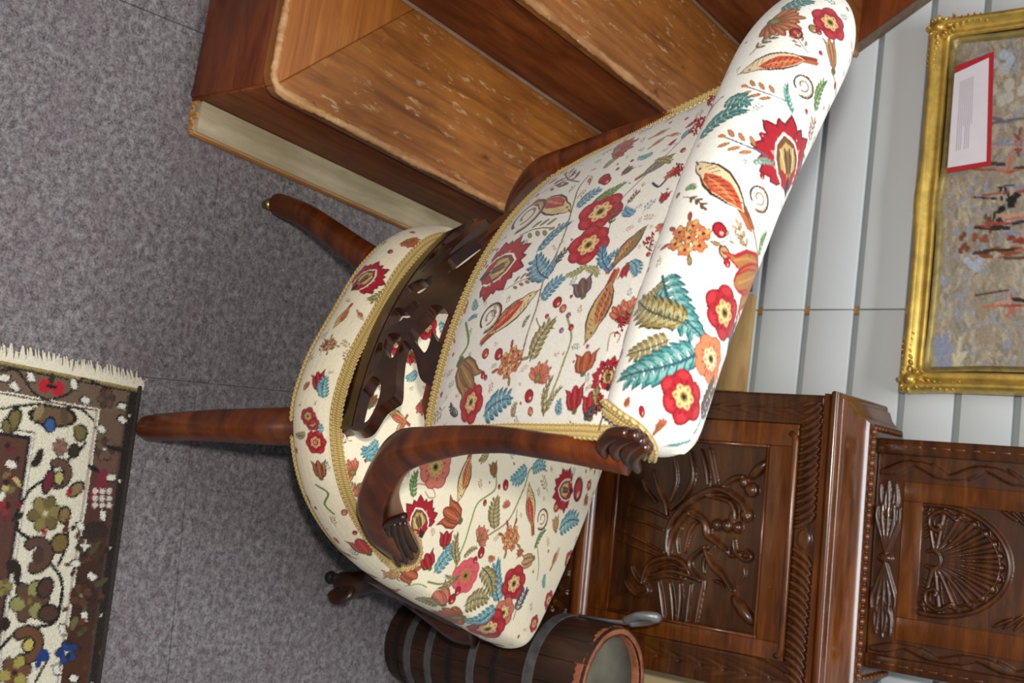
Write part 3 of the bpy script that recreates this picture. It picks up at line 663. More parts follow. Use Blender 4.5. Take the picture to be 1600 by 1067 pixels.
def frame_strip(name, rows, mat, par):
    V = [[(x, WALL_Y-.008-d, z) for x, z in ring_pts(w, 1 if i < 4 else .3)] for i, (w, d) in enumerate(rows)]
    return mesh_obj(name, np.array(V).reshape(-1, 3), grid_faces(len(rows), 160, cv=True), mat, par)
frame_strip('frame', [(w, d) for w, d, s in prof[:10]], M['gold'], pic)
frame_strip('sight_edge', [(w, d) for w, d, s in prof[9:]], M['gold_dark'], pic)
box('backboard', (fx0+.004, WALL_Y-.007, fz0+.004), (fx1-.004, WALL_Y-.001, fz1-.004), M['dark_plank'], pic, 0)
for cx, cz, sx, sz_ in ((fx0, fz0, 1, 1), (fx1, fz0, -1, 1), (fx0, fz1, 1, -1), (fx1, fz1, -1, -1)):
    bl = []
    rr = np.random.default_rng(3)
    def blob(x, z, rx, rz, h, ang):
        k = 10; V = []
        for r_, hh in ((1, 0), (.8, .6), (.45, .92), (.02, 1)):
            for a in np.linspace(0, 2*math.pi, k, endpoint=False):
                px, pz = r_*rx*math.cos(a), r_*rz*math.sin(a); qx, qz = px*math.cos(ang)-pz*math.sin(ang), px*math.sin(ang)+pz*math.cos(ang)
                V.append((cx+sx*(x+qx), WALL_Y-.008-.030-hh*h+.006, cz+sz_*(z+qz)))
        bl.append((np.array(V), grid_faces(4, k, cv=True)))
    blob(.020, .020, .013, .013, .016, .78)
    for a in np.linspace(0, 6.28, 9)[:-1]: blob(.020+.017*math.cos(a), .020+.017*math.sin(a), .007, .004, .011, a)
    for i in range(1, 8):
        for q in (0, 1):
            t = .030+i*.010; s_ = .007*(1-i*.07)
            for off, an in ((.006, .5), (.018, -.5)):
                p = (t, off+.002*math.sin(i)) if q == 0 else (off+.002*math.sin(i), t)
                blob(p[0], p[1], s_, s_*.45, .010-.0006*i, an if q == 0 else 1.57-an)
    for i in range(22): blob(rr.uniform(.0, .045), rr.uniform(.0, .045), rr.uniform(.002, .004), rr.uniform(.002, .003), .010, rr.uniform(0, 3))
    v, f = merge(bl); mesh_obj('corner_ornament', v, f, M['gold'], pic)
nx, nz = 260, 200; cxs = np.linspace(fx0+.044, fx1-.044, nx); czs = np.linspace(fz0+.044, fz1-.044, nz)
PC = Canvas(cxs[0], cxs[-1], czs[0], czs[-1], .0012, '#9a8f80'); R = np.random.default_rng(9)
for i in range(5200):
    x, z = R.uniform(cxs[0], cxs[-1]), R.uniform(czs[0], czs[-1]); t = (z-czs[0])/(czs[-1]-czs[0])
    pal = ['#a39580', '#968975', '#ab9d86', '#8d8272', '#b3a892', '#998e80', '#9397a0'] if t < .5 else ['#9ca1aa', '#aba99f', '#979692', '#b5ae9c', '#8e939c']
    PC.ell((x, z), R.uniform(.003, .016), R.uniform(.0015, .005), R.normal(0, .35), pal[int(R.integers(0, len(pal)))])
for px, py, w_, h_, c in ((1470, 545, .05, .03, '#8d94a8'), (1500, 560, .04, .015, '#c5bda0'), (1475, 440, .012, .006, '#8f98b4'), (1520, 410, .02, .03, '#a9b0be'), (1560, 395, .012, .05, '#86502f'), (1505, 380, .02, .016, '#7b4a34'), (1530, 370, .016, .02, '#8a5540'),
                          (1545, 345, .02, .008, '#6a4a38'), (1560, 340, .03, .012, '#35302f'), (1575, 320, .02, .03, '#2b2626'), (1585, 375, .014, .03, '#8c3f36'), (1570, 300, .018, .01, '#3a302c'), (1590, 230, .03, .012, '#8a4f3e'), (1578, 250, .03, .006, '#b07a62'),
                          (1565, 190, .008, .06, '#6f6a72'), (1545, 110, .03, .02, '#9aa2ae'), (1580, 130, .04, .04, '#b9b4a4'), (1575, 90, .03, .03, '#aab2bf'), (1590, 430, .04, .012, '#b4a796'), (1580, 480, .03, .008, '#b36b5a'), (1540, 500, .05, .02, '#9c8d78')):
    P = at_y(px, py, 1.886)
    for q in range(7): PC.ell((P[0]+R.normal(0, w_*.35), P[2]+R.normal(0, h_*.35)), max(w_*.30, .003), max(h_*.22, .0025), R.normal(0, .25), c)
for px in (1525, 1540, 1556, 1572, 1588):
    for py in (225, 262, 300, 345, 362, 400, 470):
        P = at_y(px+R.uniform(-5, 5), py+R.uniform(-9, 9), 1.886); PC.stroke([(P[0], P[2]), (P[0]+R.normal(0, .004), P[2]+R.uniform(.02, .05))], R.uniform(.003, .007), ['#b5705c', '#9b4d3c', '#5a3c30', '#38302e', '#c2947c', '#7d89a0'][int(R.integers(0, 6))])
CX, CZ = np.meshgrid(cxs, czs, indexing='ij')
Pp = np.stack([CX, np.full(CX.shape, WALL_Y-.0145)+RNG.normal(0, .0003, CX.shape), CZ], -1)
mesh_obj('canvas', Pp.reshape(-1, 3), grid_faces(nx, nz), M['paint'], pic, True, None, PC.sample(CX, CZ))
# the typed card tucked in the frame
def card(ps, y): return [at_y(px, py, y) for px, py in ps]
ct = thing('information_card', 'white typed card with red border tucked into corner of gilt frame', 'card', tuple(at_y(1515, 180, 1.862)))
q0 = card([(1494, 103), (1553, 80), (1548, 258), (1479, 270)], 1.862)
q1 = card([(1491.5, 115), (1545, 90), (1541, 252), (1480.5, 262)], 1.8612)
def sheet(name, Q, th, mat, par):
    V = np.array(list(Q)+[q+np.array([0, th, 0]) for q in Q]); return mesh_obj(name, V, [[0, 1, 2, 3], [7, 6, 5, 4], [0, 4, 5, 1], [1, 5, 6, 2], [2, 6, 7, 3], [3, 7, 4, 0]], mat, par, False)
sheet('red_border', q0, .0012, M['paper_red'], ct); sheet('paper', q1, .0007, M['paper'], ct)
A_, B_, C_, D_ = [q-np.array([0, .0004, 0]) for q in q1]
for i in range(8):
    s = .20+.052*i
    def pt(s_, t_): return (A_*(1-s_)+B_*s_)*(1-t_)+(D_*(1-s_)+C_*s_)*t_
    t0, t1 = .12, (.84 if i % 4 != 3 else .6)
    sheet('text_line', [pt(s, t0), pt(s+.018, t0), pt(s+.018, t1), pt(s, t1)], .0002, M['ink'], ct)

# ================================================================ carved cabinet
CO = np.array([-.272, 1.65, 0]); PH = math.radians(4)
cex = np.array([math.cos(PH), math.sin(PH), 0]); cey = np.array([-math.sin(PH), math.cos(PH), 0])
def cxf(V): V = np.asarray(V, float); return CO+V[..., 0:1]*cex+V[..., 1:2]*cey+V[..., 2:3]*np.array([0, 0, 1.0])
def cabpt(px, py, d=0):
    r = ray(px, py); P = CAMP+r*((CO+cey*d-CAMP)@cey)/(r@cey); return np.array([(P-CO)@cex, P[2]])
cab = thing('carved_cabinet', 'tall dark carved oak cabinet with shell panel standing against the wall', 'cabinet', tuple(cxf(np.array([[.234, .12, 0]]))[0]))
def cbox(name, lo, hi, mat, bev=.0015, parent=cab): return box(name, lo, hi, mat, parent, bev, cxf)
class Relief:
    def __init__(s, x0, x1, z0, z1, res=.0013):
        s.x0, s.x1, s.z0, s.z1 = x0, x1, z0, z1; s.nx = int((x1-x0)/res)+1; s.nz = int((z1-z0)/res)+1
        s.X, s.Z = np.meshgrid(np.linspace(x0, x1, s.nx), np.linspace(z0, z1, s.nz), indexing='ij'); s.h = np.zeros(s.X.shape)
    def ridge(s, P, w, h, taper=.6, smooth=True):
        P = np.asarray(P, float); P = catmull(P, 6) if smooth and len(P) > 2 else P; n = len(P)-1; best = np.zeros(s.X.shape)
        for k in range(n):
            a, d = P[k], P[k+1]-P[k]; L = d@d+1e-12; t = np.clip(((s.X-a[0])*d[0]+(s.Z-a[1])*d[1])/L, 0, 1)
            ww = w*(1-taper*abs((k+t)/n*2-1)**2)
            q = 1-((s.X-a[0]-t*d[0])**2+(s.Z-a[1]-t*d[1])**2)/(ww/2)**2
            best = np.maximum(best, h*np.sqrt(np.clip(q, 0, 1)))
        s.h = np.maximum(s.h, best)
    def groove(s, P, w, h):
        P = np.asarray(P, float); P = catmull(P, 6) if len(P) > 2 else P
        for k in range(len(P)-1):
            a, d = P[k], P[k+1]-P[k]; L = d@d+1e-12; t = np.clip(((s.X-a[0])*d[0]+(s.Z-a[1])*d[1])/L, 0, 1)
            q = 1-((s.X-a[0]-t*d[0])**2+(s.Z-a[1]-t*d[1])**2)/(w/2)**2; s.h -= 0*s.h
            s.h = np.where(q > 0, np.minimum(s.h, s.h-h*np.clip(q, 0, 1)*.5), s.h)
    def bump(s, c, rx, rz, ang, h):
        ca, sa = math.cos(ang), math.sin(ang); x = (s.X-c[0])*ca+(s.Z-c[1])*sa; z = -(s.X-c[0])*sa+(s.Z-c[1])*ca
        s.h = np.maximum(s.h, h*np.sqrt(np.clip(1-(x/rx)**2-(z/rz)**2, 0, 1)))
    def build(s, name, d0, mat, parent=cab):
        s.h[:1, :] = s.h[-1:, :] = 0; s.h[:, :1] = s.h[:, -1:] = 0
        P = cxf(np.stack([s.X, d0-s.h, s.Z], -1)); return mesh_obj(name, P.reshape(-1, 3), grid_faces(s.nx, s.nz), mat, parent)
def leafy(R, p0, p1, n, w, h, spread=.9, side=(1, -1)):
    p0 = np.array(p0, float); p1 = np.array(p1, float); a = p1-p0; L = np.linalg.norm(a); a /= L; nn = np.array([-a[1], a[0]])
    for i in range(n):
        t = i/n; b = p0+a*L*t
        for sg in side:
            R.ridge([b, b+a*L*.10+nn*sg*w*.45, b+a*L*.24+nn*sg*w*.8, b+a*L*.36+nn*sg*w*spread], L/n*.50, h*(1-.3*t))
# --- lower cupboard
Wd = .468
cbox('carcass', (.004, .012, .06), (Wd-.004, .212, .70), M['oak'])
R = Relief(.0, .048, .29, .69)      # carved left stile
leafy(R, (.024, .31), (.024, .67), 9, .022, .006); R.ridge([(.024, .30), (.026, .5), (.024, .68)], .006, .005)
R.build('carved_stile', .006, M['oak'])
R = Relief(.412, .468, .29, .69)
leafy(R, (.440, .67), (.440, .31), 9, .026, .006); R.ridge([(.440, .30), (.438, .5), (.440, .68)], .006, .005)
R.build('carved_stile', .006, M['oak'])
cbox('door_stile', (.048, .001, .29), (.083, .02, .652), M['oak_light']); cbox('door_stile', (.385, .001, .29), (.412, .02, .652), M['oak_light'])
cbox('door_rail', (.083, .0015, .605), (.385, .02, .652), M['oak_light']); cbox('door_rail', (.083, .0015, .29), (.385, .02, .328), M['oak_light'])
for nm, a, b in (('panel_bead', (.0855, .328), (.0855, .605)), ('panel_bead', (.3825, .328), (.3825, .605)), ('panel_bead', (.083, .3305), (.385, .3305)), ('panel_bead', (.083, .6025), (.385, .6025))):
    v, f = sweep_vf(cxf(np.array([(a[0], .0015, a[1]), (b[0], .0015, b[1])])), .005, .005, (.3, .9, .2), 8, 2); mesh_obj(nm, v, f, M['oak_light'], cab)
R = Relief(.083, .385, .328, .605, .0011)
def c4(*ps): return [cabpt(940+x/3.997, 800+y/3.997, .008) for x, y in ps]
def c2(*ps): return [cabpt(860+x/2.285, 600+y/2.285, .008) for x, y in ps]
for P, w, h in ((c4((550, 10), (450, 120), (420, 220), (432, 295)), .012, .010), (c4((560, 20), (640, 60), (660, 140), (720, 190), (790, 250)), .014, .011),
                (c4((650, 215), (560, 290), (560, 360), (620, 425)), .011, .010), (c4((650, 230), (690, 330), (760, 400), (820, 490)), .013, .012),
                (c4((500, 100), (470, 170), (480, 260)), .008, .006), (c4((700, 215), (640, 300), (640, 380)), .008, .006),
                (c4((300, 400), (420, 370), (540, 395), (620, 430)), .011, .010), (c4((255, 440), (300, 320), (430, 285), (520, 325), (560, 400)), .010, .010),
                (c4((300, 420), (400, 400), (520, 420)), .007, .008), (c4((355, 350), (440, 325), (500, 350)), .007, .008),
                (c4((360, 430), (372, 540), (390, 660)), .009, .008), (c4((430, 440), (440, 560), (450, 680)), .009, .008), (c4((495, 445), (490, 560), (480, 690)), .009, .009), (c4((560, 450), (540, 570), (530, 700)), .009, .008), (c4((640, 430), (610, 560), (590, 700)), .009, .008),
                (c4((830, 170), (840, 250), (900, 300), (940, 280), (910, 235)), .009, .010), (c4((840, 470), (890, 400), (890, 340)), .006, .006), (c4((770, 480), (740, 440), (700, 430)), .006, .006),
                (c4((190, 340), (210, 400), (250, 440)), .008, .008), (c4((60, 560), (120, 510), (180, 470)), .007, .006), (c4((150, 430), (180, 480), (230, 520), (290, 500), (280, 455), (230, 445)), .009, .009),
                (c2((420, 600), (430, 500), (500, 420), (600, 375), (680, 420), (710, 480)), .014, .013), (c2((430, 530), (500, 455), (560, 500), (570, 560)), .010, .009), (c2((480, 600), (500, 520), (540, 480)), .008, .007), (c2((560, 400), (640, 420), (660, 480), (620, 520)), .010, .010),
                (c2((500, 240), (510, 330), (480, 400), (430, 450)), .011, .009), (c2((540, 235), (555, 300), (565, 360)), .009, .009), (c2((570, 230), (582, 300), (595, 355)), .009, .009), (c2((370, 310), (385, 370), (410, 430), (420, 470)), .010, .009), (c2((440, 250), (450, 340), (430, 420)), .009, .007),
                (c2((240, 520), (320, 555), (400, 600)), .006, .005), (c2((260, 480), (330, 490), (400, 520)), .006, .005), (c2((290, 430), (360, 450), (420, 480)), .006, .005), (c2((250, 560), (330, 590), (400, 620)), .006, .005),
                (c2((600, 380), (650, 340), (690, 330)), .010, .009), (c2((655, 560), (640, 610), (700, 600)), .008, .008), (c2((330, 340), (345, 380), (380, 420)), .008, .008)):
    R.ridge(P, w, h)
for c, rx, rz, an, h in ((c4((885, 615))[0], .030, .011, 0, .014), (c4((720, 80))[0], .010, .010, 0, .012), (c4((785, 85))[0], .011, .011, 0, .014), (c4((850, 95))[0], .010, .010, 0, .013), (c4((905, 20))[0], .011, .012, 0, .013), (c4((820, 40))[0], .012, .008, 0, .010), (c2((745, 305))[0], .024, .009, 0, .012), (c2((718, 378))[0], .012, .013, 0, .012), (c2((690, 350))[0], .010, .008, 0, .010)):
    if rx > .02:
        e = c4((800, 510), (970, 720)) if rx > .025 else c2((790, 265), (695, 345)); an = math.atan2(e[1][1]-e[0][1], e[1][0]-e[0][0])
    R.bump(c, rx, rz, an, h)
R.build('carved_panel', .0105, M['oak'])
# bar moulding with rounded stops above the panel
v, f = sweep_vf(cxf(np.array([(.062, .0, .640), (.068, -.002, .648), (.075, -.003, .650), (.235, -.003, .650), (.392, -.003, .650), (.400, -.002, .648), (.406, 0, .640)])), .010, .010, (0, 1, 0), 10, 2.2); mesh_obj('bar_moulding', v, f, M['oak_light'], cab)
R = Relief(.012, .456, .6555, .6905, .0010)    # slanting gadroons meeting at a diamond
for i in range(17):
    for sg in (-1, 1):
        x = .2235+sg*(.020+i*.0126); R.ridge([(x-sg*.003, .657), (x+sg*.002, .668), (x+sg*.010, .679), (x+sg*.019, .687)], .0105, .007, .35)
R.bump((.2235, .672), .016, .012, 0, .004)
R.build('gadroon_frieze', .004, M['oak'])
def moulding(name, rows, mat, x0=0, x1=Wd, back=.210, n=26):
    """rows (front_out, side_out, z); runs round left side, front, right side"""
    L = []
    for fo, so, z in rows:
        p = [(x0-so, back), (x0-so, -fo), (x1+so, -fo), (x1+so, back)]; r = []
        for a, b in zip(p[:-1], p[1:]):
            for t in np.linspace(0, 1, n, endpoint=False): r.append((a[0]+(b[0]-a[0])*t, a[1]+(b[1]-a[1])*t, z))
        r.append((*p[-1], z)); L.append(r)
    P = cxf(np.array(L)); return sharp(mesh_obj(name, P.reshape(-1, 3), grid_faces(len(rows), P.shape[1]), mat, cab), 40)
moulding('fillet_moulding', [(-.002, -.002, .6905), (.004, .002, .692), (.004, .002, .700), (-.001, -.001, .7015)], M['oak_light'])
moulding('torus_moulding', [(-.001, -.001, .7015)]+[(.001+.008*math.sin(a), .000+.006*math.sin(a), .7095-.0075*math.cos(a)) for a in np.linspace(.1, 3.0, 9)]+[(-.006, -.004, .7175)], M['oak_light'])
moulding('ogee_top', [(-.006, -.004, .7175), (-.010, -.006, .7215), (-.020, -.010, .7225), (-.040, -.020, .726), (-.056, -.030, .734), (-.060, -.033, .739), (-.062, -.035, .741)], M['oak_light'])
moulding('bead_strip', [(-.062, -.035, .741), (-.066, -.037, .744), (-.082, -.046, .7455), (-.088, -.052, .7462), (-.1, -.06, .7462)], M['oak'])
bd = []
for i in range(24):
    x = .048+i*.0162; bd.append(lathe_vf([(.001, -.0062), (.0045, -.0045), (.0062, 0), (.0045, .0045), (.001, .0062)], cxf(np.array([[x, .069, .745]]))[0], 10, cex))
    if i < 23: bd.append(lathe_vf([(.0005, -.002), (.003, 0), (.0005, .002)], cxf(np.array([[x+.0081, .069, .7455]]))[0], 8, cex))
for i in range(8):
    for x in (.041, .427): bd.append(lathe_vf([(.001, -.006), (.006, 0), (.001, .006)], cxf(np.array([[x, .08+i*.0162, .7445]]))[0], 8, cey))
v, f = merge(bd); put(mesh_obj('bead_row', v, f, M['oak_light'], cab), kind='stuff')
moulding('base_bead', [(0, 0, .252)]+[(.004+.008*math.sin(a), .003+.007*math.sin(a), .272-.012*math.cos(a)) for a in np.linspace(.1, 3.0, 9)]+[(.001, .001, .286), (-.004, -.002, .292)], M['oak_light'])
R = Relief(.0, Wd, .16, .252, .0016)
for i in range(14): leafy(R, (.02+i*.033, .165), (.02+i*.033, .245), 3, .015, .005)
R.build('carved_plinth', .0, M['oak'])
cbox('plinth_rail', (0, .002, .13), (Wd, .212, .165), M['oak'])
for x in (.0, Wd-.05):
    for y in (.002, .165): cbox('foot', (x, y, 0), (x+.05, y+.045, .135), M['oak'], .004)
# --- upper cupboard, set back
U0, U1, UD = .055, .409, .090
cbox('upper_carcass', (U0+.001, UD+.010, .746), (U1-.001, .212, 1.36), M['oak'])
for x0, x1 in ((U0, .080), (.386, U1)): cbox('corner_stile', (x0, UD-.002, .746), (x1, UD+.02, 1.36), M['oak'], .003)
for xx in (.0665, .3975):
    dd = [box_vf((xx-.0016, UD-.0042, z), (xx+.0016, UD-.001, z+.014), .0008) for z in np.arange(.757, 1.3, .0215)]
    v, f = merge(dd); mesh_obj('dash_carving', cxf(v), f, M['oak_light'], cab)
for x0, x1 in ((.080, .120), (.361, .386)):
    R = Relief(x0, x1, .748, 1.34, .0014); xm = (x0+x1)/2; w_ = (x1-x0)
    for ph in (0, .45, .9): R.ridge([(xm+w_*.22*math.sin(z*60+ph), z) for z in np.arange(.755, 1.33, .012)], .008, .0045, 0)
    for i in range(10): R.ridge([(xm+w_*.25*(-1)**i, .775+i*.055), (xm-w_*.1*(-1)**i, .795+i*.055), (xm-w_*.3*(-1)**i, .800+i*.055)], .007, .004)
    R.build('carved_strip', UD+.004, M['oak'])
R = Relief(.120, .361, .748, .789, .0011)
for sg in (-1, 1):
    for i in range(5):
        z0 = .752+i*.0075; R.ridge([(.240+sg*.004, .7685), (.240+sg*.03, .7685+(i-2)*.004), (.240+sg*.06, .7685+(i-2)*.009), (.240+sg*(.078+.005*(i % 2)), .7685+(i-2)*.0085)], .0075, .0042)
        R.ridge([(.240+sg*.058, .768), (.240+sg*.085, .7685+(i-2)*.006), (.240+sg*(.112+.004*((i*7) % 3)), .7685+(i-2)*.006+.003*math.sin(i*3+sg))], .0065, .0035)
R.bump((.240, .7685), .008, .012, 0, .006)
R.build('carved_rail', UD+.003, M['oak'])
for x0, x1 in ((.120, .150), (.326, .361)): cbox('panel_stile', (x0, UD+.004, .789), (x1, UD+.02, 1.30), M['oak_light'], .001)
cbox('panel_rail', (.150, UD+.004, .789), (.326, UD+.02, .820), M['oak_light'], .001)
cbox('panel_rail', (.150, UD+.004, 1.02), (.326, UD+.02, 1.30), M['oak_light'], .001)
R = Relief(.150, .326, .820, 1.02, .0010)
sc = np.array([.233, .842]); Rad = .080
for i in range(15):
    a = math.radians(-8+196*i/14); d = np.array([math.cos(a), math.sin(a)]); e = sc+d*Rad*np.array([.88, 1.18])
    R.ridge([sc+d*.016, (sc+e)/2, e], .0085, .0075, -.35)
t = np.linspace(math.radians(-20), math.radians(200), 24)
R.ridge([sc+np.array([math.cos(a)*.082, math.sin(a)*.106]) for a in t], .0085, .0085, 0)
R.ridge([sc+np.array([math.cos(a)*.070, math.sin(a)*.093]) for a in t], .003, .008, 0)
R.ridge([sc+np.array([math.cos(a)*.013, math.sin(a)*.013-.004]) for a in np.linspace(-.6, 3.7, 12)], .006, .009, 0)
for sg in (-1, 1):
    c = sc+np.array([sg*.052, .004])
    R.ridge([c+np.array([sg*math.cos(a), math.sin(a)])*(.026-.0042*k) for k, a in enumerate(np.linspace(1.2, -4.6, 7))], .008, .010, .1); R.bump(c, .006, .006, 0, .012)
    for i in range(4): R.ridge([sc+np.array([sg*(.030+i*.012), -.018]), sc+np.array([sg*(.040+i*.013), -.008])], .005, .006)
    for i in range(6): R.ridge([(sc[0]+sg*.085, .93+i*.014), (sc[0]+sg*(.07-i*.006), .955+i*.013)], .006, .005)
R.build('shell_panel', UD+.007, M['oak'])
moulding('upper_cornice', [(-.09, -.056, 1.33), (-.075, -.042, 1.34), (-.065, -.032, 1.36), (-.065, -.032, 1.375), (-.09, -.056, 1.375)], M['oak'])
cbox('cornice_top', (.03, .075, 1.372), (Wd-.03, .212, 1.382), M['oak'])

# ================================================================ coopered barrel
BX, BY, BH = .220, 1.570, .427
bar = thing('coopered_barrel', 'small dark coopered barrel with iron hoops standing in front of carved cabinet', 'barrel', (BX, BY, 0))
def brad(z): return .070+.028*math.sin(math.pi/2*z/(.65*BH)) if z < .65*BH else .098-.004*((z-.65*BH)/(.35*BH))**2
NS = 16; zs = np.linspace(0, BH, 15)
for k in range(NS):
    a0, a1 = 2*math.pi*(k+.012)/NS, 2*math.pi*(k+.988)/NS; aa = np.linspace(a0, a1, 4); jr = random.uniform(-.0008, .0008)
    Vo = [[(BX+(brad(z)+jr)*math.cos(a), BY+(brad(z)+jr)*math.sin(a), z) for a in aa] for z in zs]
    Vi = [[(BX+(brad(z)-.012)*math.cos(a), BY+(brad(z)-.012)*math.sin(a), z) for a in aa] for z in zs]
    n = len(zs); Fo = grid_faces(n, 4).tolist(); Fi = [[i+n*4 for i in q[::-1]] for q in Fo]
    ed = []
    for i in range(n-1):
        for j in (0, 3): ed.append([i*4+j, (i+1)*4+j, (i+1)*4+j+n*4, i*4+j+n*4])
    for j in range(3):
        for i in (0, n-1): ed.append([i*4+j, i*4+j+1, i*4+j+1+n*4, i*4+j+n*4])
    sharp(mesh_obj('stave', np.array(Vo+Vi).reshape(-1, 3), Fo+Fi+ed, M['barrel_wood'], bar), 50)
for z, h, mt in ((.030, .010, 'hoop_dark'), (.062, .016, 'hoop'), (.115, .014, 'hoop'), (.165, .010, 'hoop_dark'), (.215, .014, 'hoop'), (.262, .010, 'hoop_dark'), (.330, .018, 'hoop')):
    v, f = lathe_vf([(brad(z-h/2)-.001, z-h/2), (brad(z-h/2)+.0022, z-h/2), (brad(z+h/2)+.0022, z+h/2), (brad(z+h/2)-.001, z+h/2)], (BX, BY, 0), 48); sharp(mesh_obj('hoop', v, f[:-2], M[mt], bar), 40)
rt = brad(BH); V = []
rows = [(rt+.0005, BH-.022), (rt+.001, BH-.006), (rt-.003, BH+.0008), (rt-.010, BH+.0005), (rt-.0135, BH-.006), (rt-.0135, BH-.03)]
for r_, z in rows: V.append([(BX+(r_+.0006*math.sin(9*a)*1)*math.cos(a), BY+r_*math.sin(a), z) for a in np.linspace(0, 2*math.pi, 64, endpoint=False)])
mesh_obj('worn_rim', np.array(V).reshape(-1, 3), grid_faces(len(rows), 64, cv=True), M['barrel_rim'], bar)
v, f = lathe_vf([(.001, BH-.024), (rt-.013, BH-.024), (rt-.013, BH-.016), (.02, BH-.012), (.001, BH-.012)], (BX, BY, 0), 48); mesh_obj('barrel_head', v, f, M['barrel_head'], bar)
ha = math.radians(170); hd = np.array([math.cos(ha), math.sin(ha), 0]); hb = np.array([BX, BY, 0])+hd*(rt+.003)
hn = np.array([-hd[1], hd[0], 0]); up = np.array([0, 0, 1.])
v, f = merge([sweep_vf([hb+up*.34+hd*.002, hb+up*.40+hd*.003, hb+up*.425+hd*.006, hb+up*.436+hd*.016], [.022, .024, .022, .014], .006, tuple(hd), 8, 3),
              sweep_vf(catmull([hb+up*.425+hd*.006-hn*.012, hb+up*.446+hd*.014-hn*.016, hb+up*.468+hd*.020-hn*.004, hb+up*.478+hd*.022+hn*.010, hb+up*.455+hd*.018+hn*.018, hb+up*.428+hd*.008+hn*.010], 6), [.012, .019, .021, .019, .012], [.010, .014, .016, .014, .010], tuple(hd), 10, 2.2)])
mesh_obj('iron_handle', v, f, M['iron'], bar)

# ================================================================ the upholstered chair
MID = .85*np.array([-.2955, 1.1745]); FW = np.array([.42, .907]); FW = FW/np.linalg.norm(FW); RT = np.array([FW[1], -FW[0]])
def G(L):
    L = np.asarray(L, float); return np.concatenate([MID+L[..., 0:1]*RT+L[..., 1:2]*FW, L[..., 2:3]], -1)
RT3 = np.array([*RT, 0]); FW3 = np.array([*FW, 0])
def at_a(px, py, a):
    d = ray(px, py); P0 = np.array([*(MID+RT*a), 0]); P = CAMP+d*((P0-CAMP)@RT3)/(d@RT3); q = P[:2]-MID; return np.array([q@RT, q@FW, P[2]])
chair = thing('nursing_chair', 'low mahogany chair upholstered in cream floral bird fabric, seen from behind', 'chair', tuple(G(np.array([0, .28, 0.0]))))
_bz = np.array([.30, .36, .45, .55, .63, .70, .81, .90]); _bb = np.array([.030, .010, -.018, -.050, -.073, -.088, -.105, -.112]); _bc = np.array([1.25, 1.25, 1.22, 1.15, .9, .7, .4, .3])
def bk(a, z, off=0.0):
    """outer face of the back; off > 0 stands proud towards the rear"""
    return np.stack([a+0*z, np.interp(z, _bz, _bb)+np.interp(z, _bz, _bc)*(a+.008)**2-off, z+0*a], -1)
# ---- seat
half = [(0, .000), (.085, .003), (.158, .030), (.220, .105), (.247, .21), (.240, .33), (.220, .46), (.207, .545), (.188, .588), (.10, .602)]
ctl = half+[(0, .606)]+[(-a, b) for a, b in half[:0:-1]]
OL = catmull(ctl, 40, True)
d_ = np.linalg.norm(np.diff(np.vstack([OL, OL[:1]]), axis=0), axis=1)
wgt = np.where((OL[:, 0] > -.05) | (OL[:, 1] < .12), 1.0, .35)*d_
cum = np.concatenate([[0], np.cumsum(wgt)]); NT = 1150
tt = np.linspace(0, cum[-1], NT); OLc = np.vstack([OL, OL[:1]])
OT = np.stack([np.interp(tt, cum, OLc[:, 0]), np.interp(tt, cum, OLc[:, 1])], -1)
tg = np.gradient(OT, axis=0); tg[0] = tg[-1] = (tg[0]+tg[-1])/2; tg /= np.linalg.norm(tg, axis=1)[:, None]; NR = np.stack([tg[:, 1], -tg[:, 0]], -1)
SCN = np.array([0, .30])
rho = np.concatenate([np.linspace(.0005, .3, 50, endpoint=False), np.linspace(.3, 1, 190)])
rowsP = []; rowsU = []
inner = OT-NR*.014
for r in rho:
    ab = SCN+(inner-SCN)*r; z = .3445+.026*(1-r**2.6); rowsP.append(np.c_[ab, np.full(NT, z)]); rowsU.append(ab)
prof = [(-.010, .3435), (-.006, .3415), (-.003, .3385), (0, .334), (.003, .327), (.0055, .318), (.0068, .308), (.0066, .298), (.005, .289), (.002, .281), (-.003, .274), (-.008, .271)]
dist = .014; pp = np.array([(-.014, .3445)]+prof); sfine = np.concatenate([[0], np.cumsum(np.linalg.norm(np.diff(pp, axis=0), axis=1))])
for s in np.linspace(0, sfine[-1], 72)[1:]:
    o_ = np.interp(s, sfine, pp[:, 0]); z = np.interp(s, sfine, pp[:, 1])
    fr_ = np.clip((OT[:, 1]-.36)/.2, 0, 1); zz_ = z+.004*fr_*0
    rowsP.append(np.c_[OT+NR*o_, np.full(NT, z)]); rowsU.append(OT+NR*(s-.014))
SP = G(np.array(rowsP)); SU = np.array(rowsU)
seat = Cloth(SP, SU[..., 0], SU[..., 1], '#e5d8bc')
sx_, sy_, _ = proj(SP[150:151, 300:301]); seat.front = None
n_ = np.cross(np.gradient(SP, axis=0), np.gradient(SP, axis=1))[::3, ::3]; seat.front = np.sign(np.sum(n_*np.array([0, 0, 1.]), -1)[40, 40])*-1
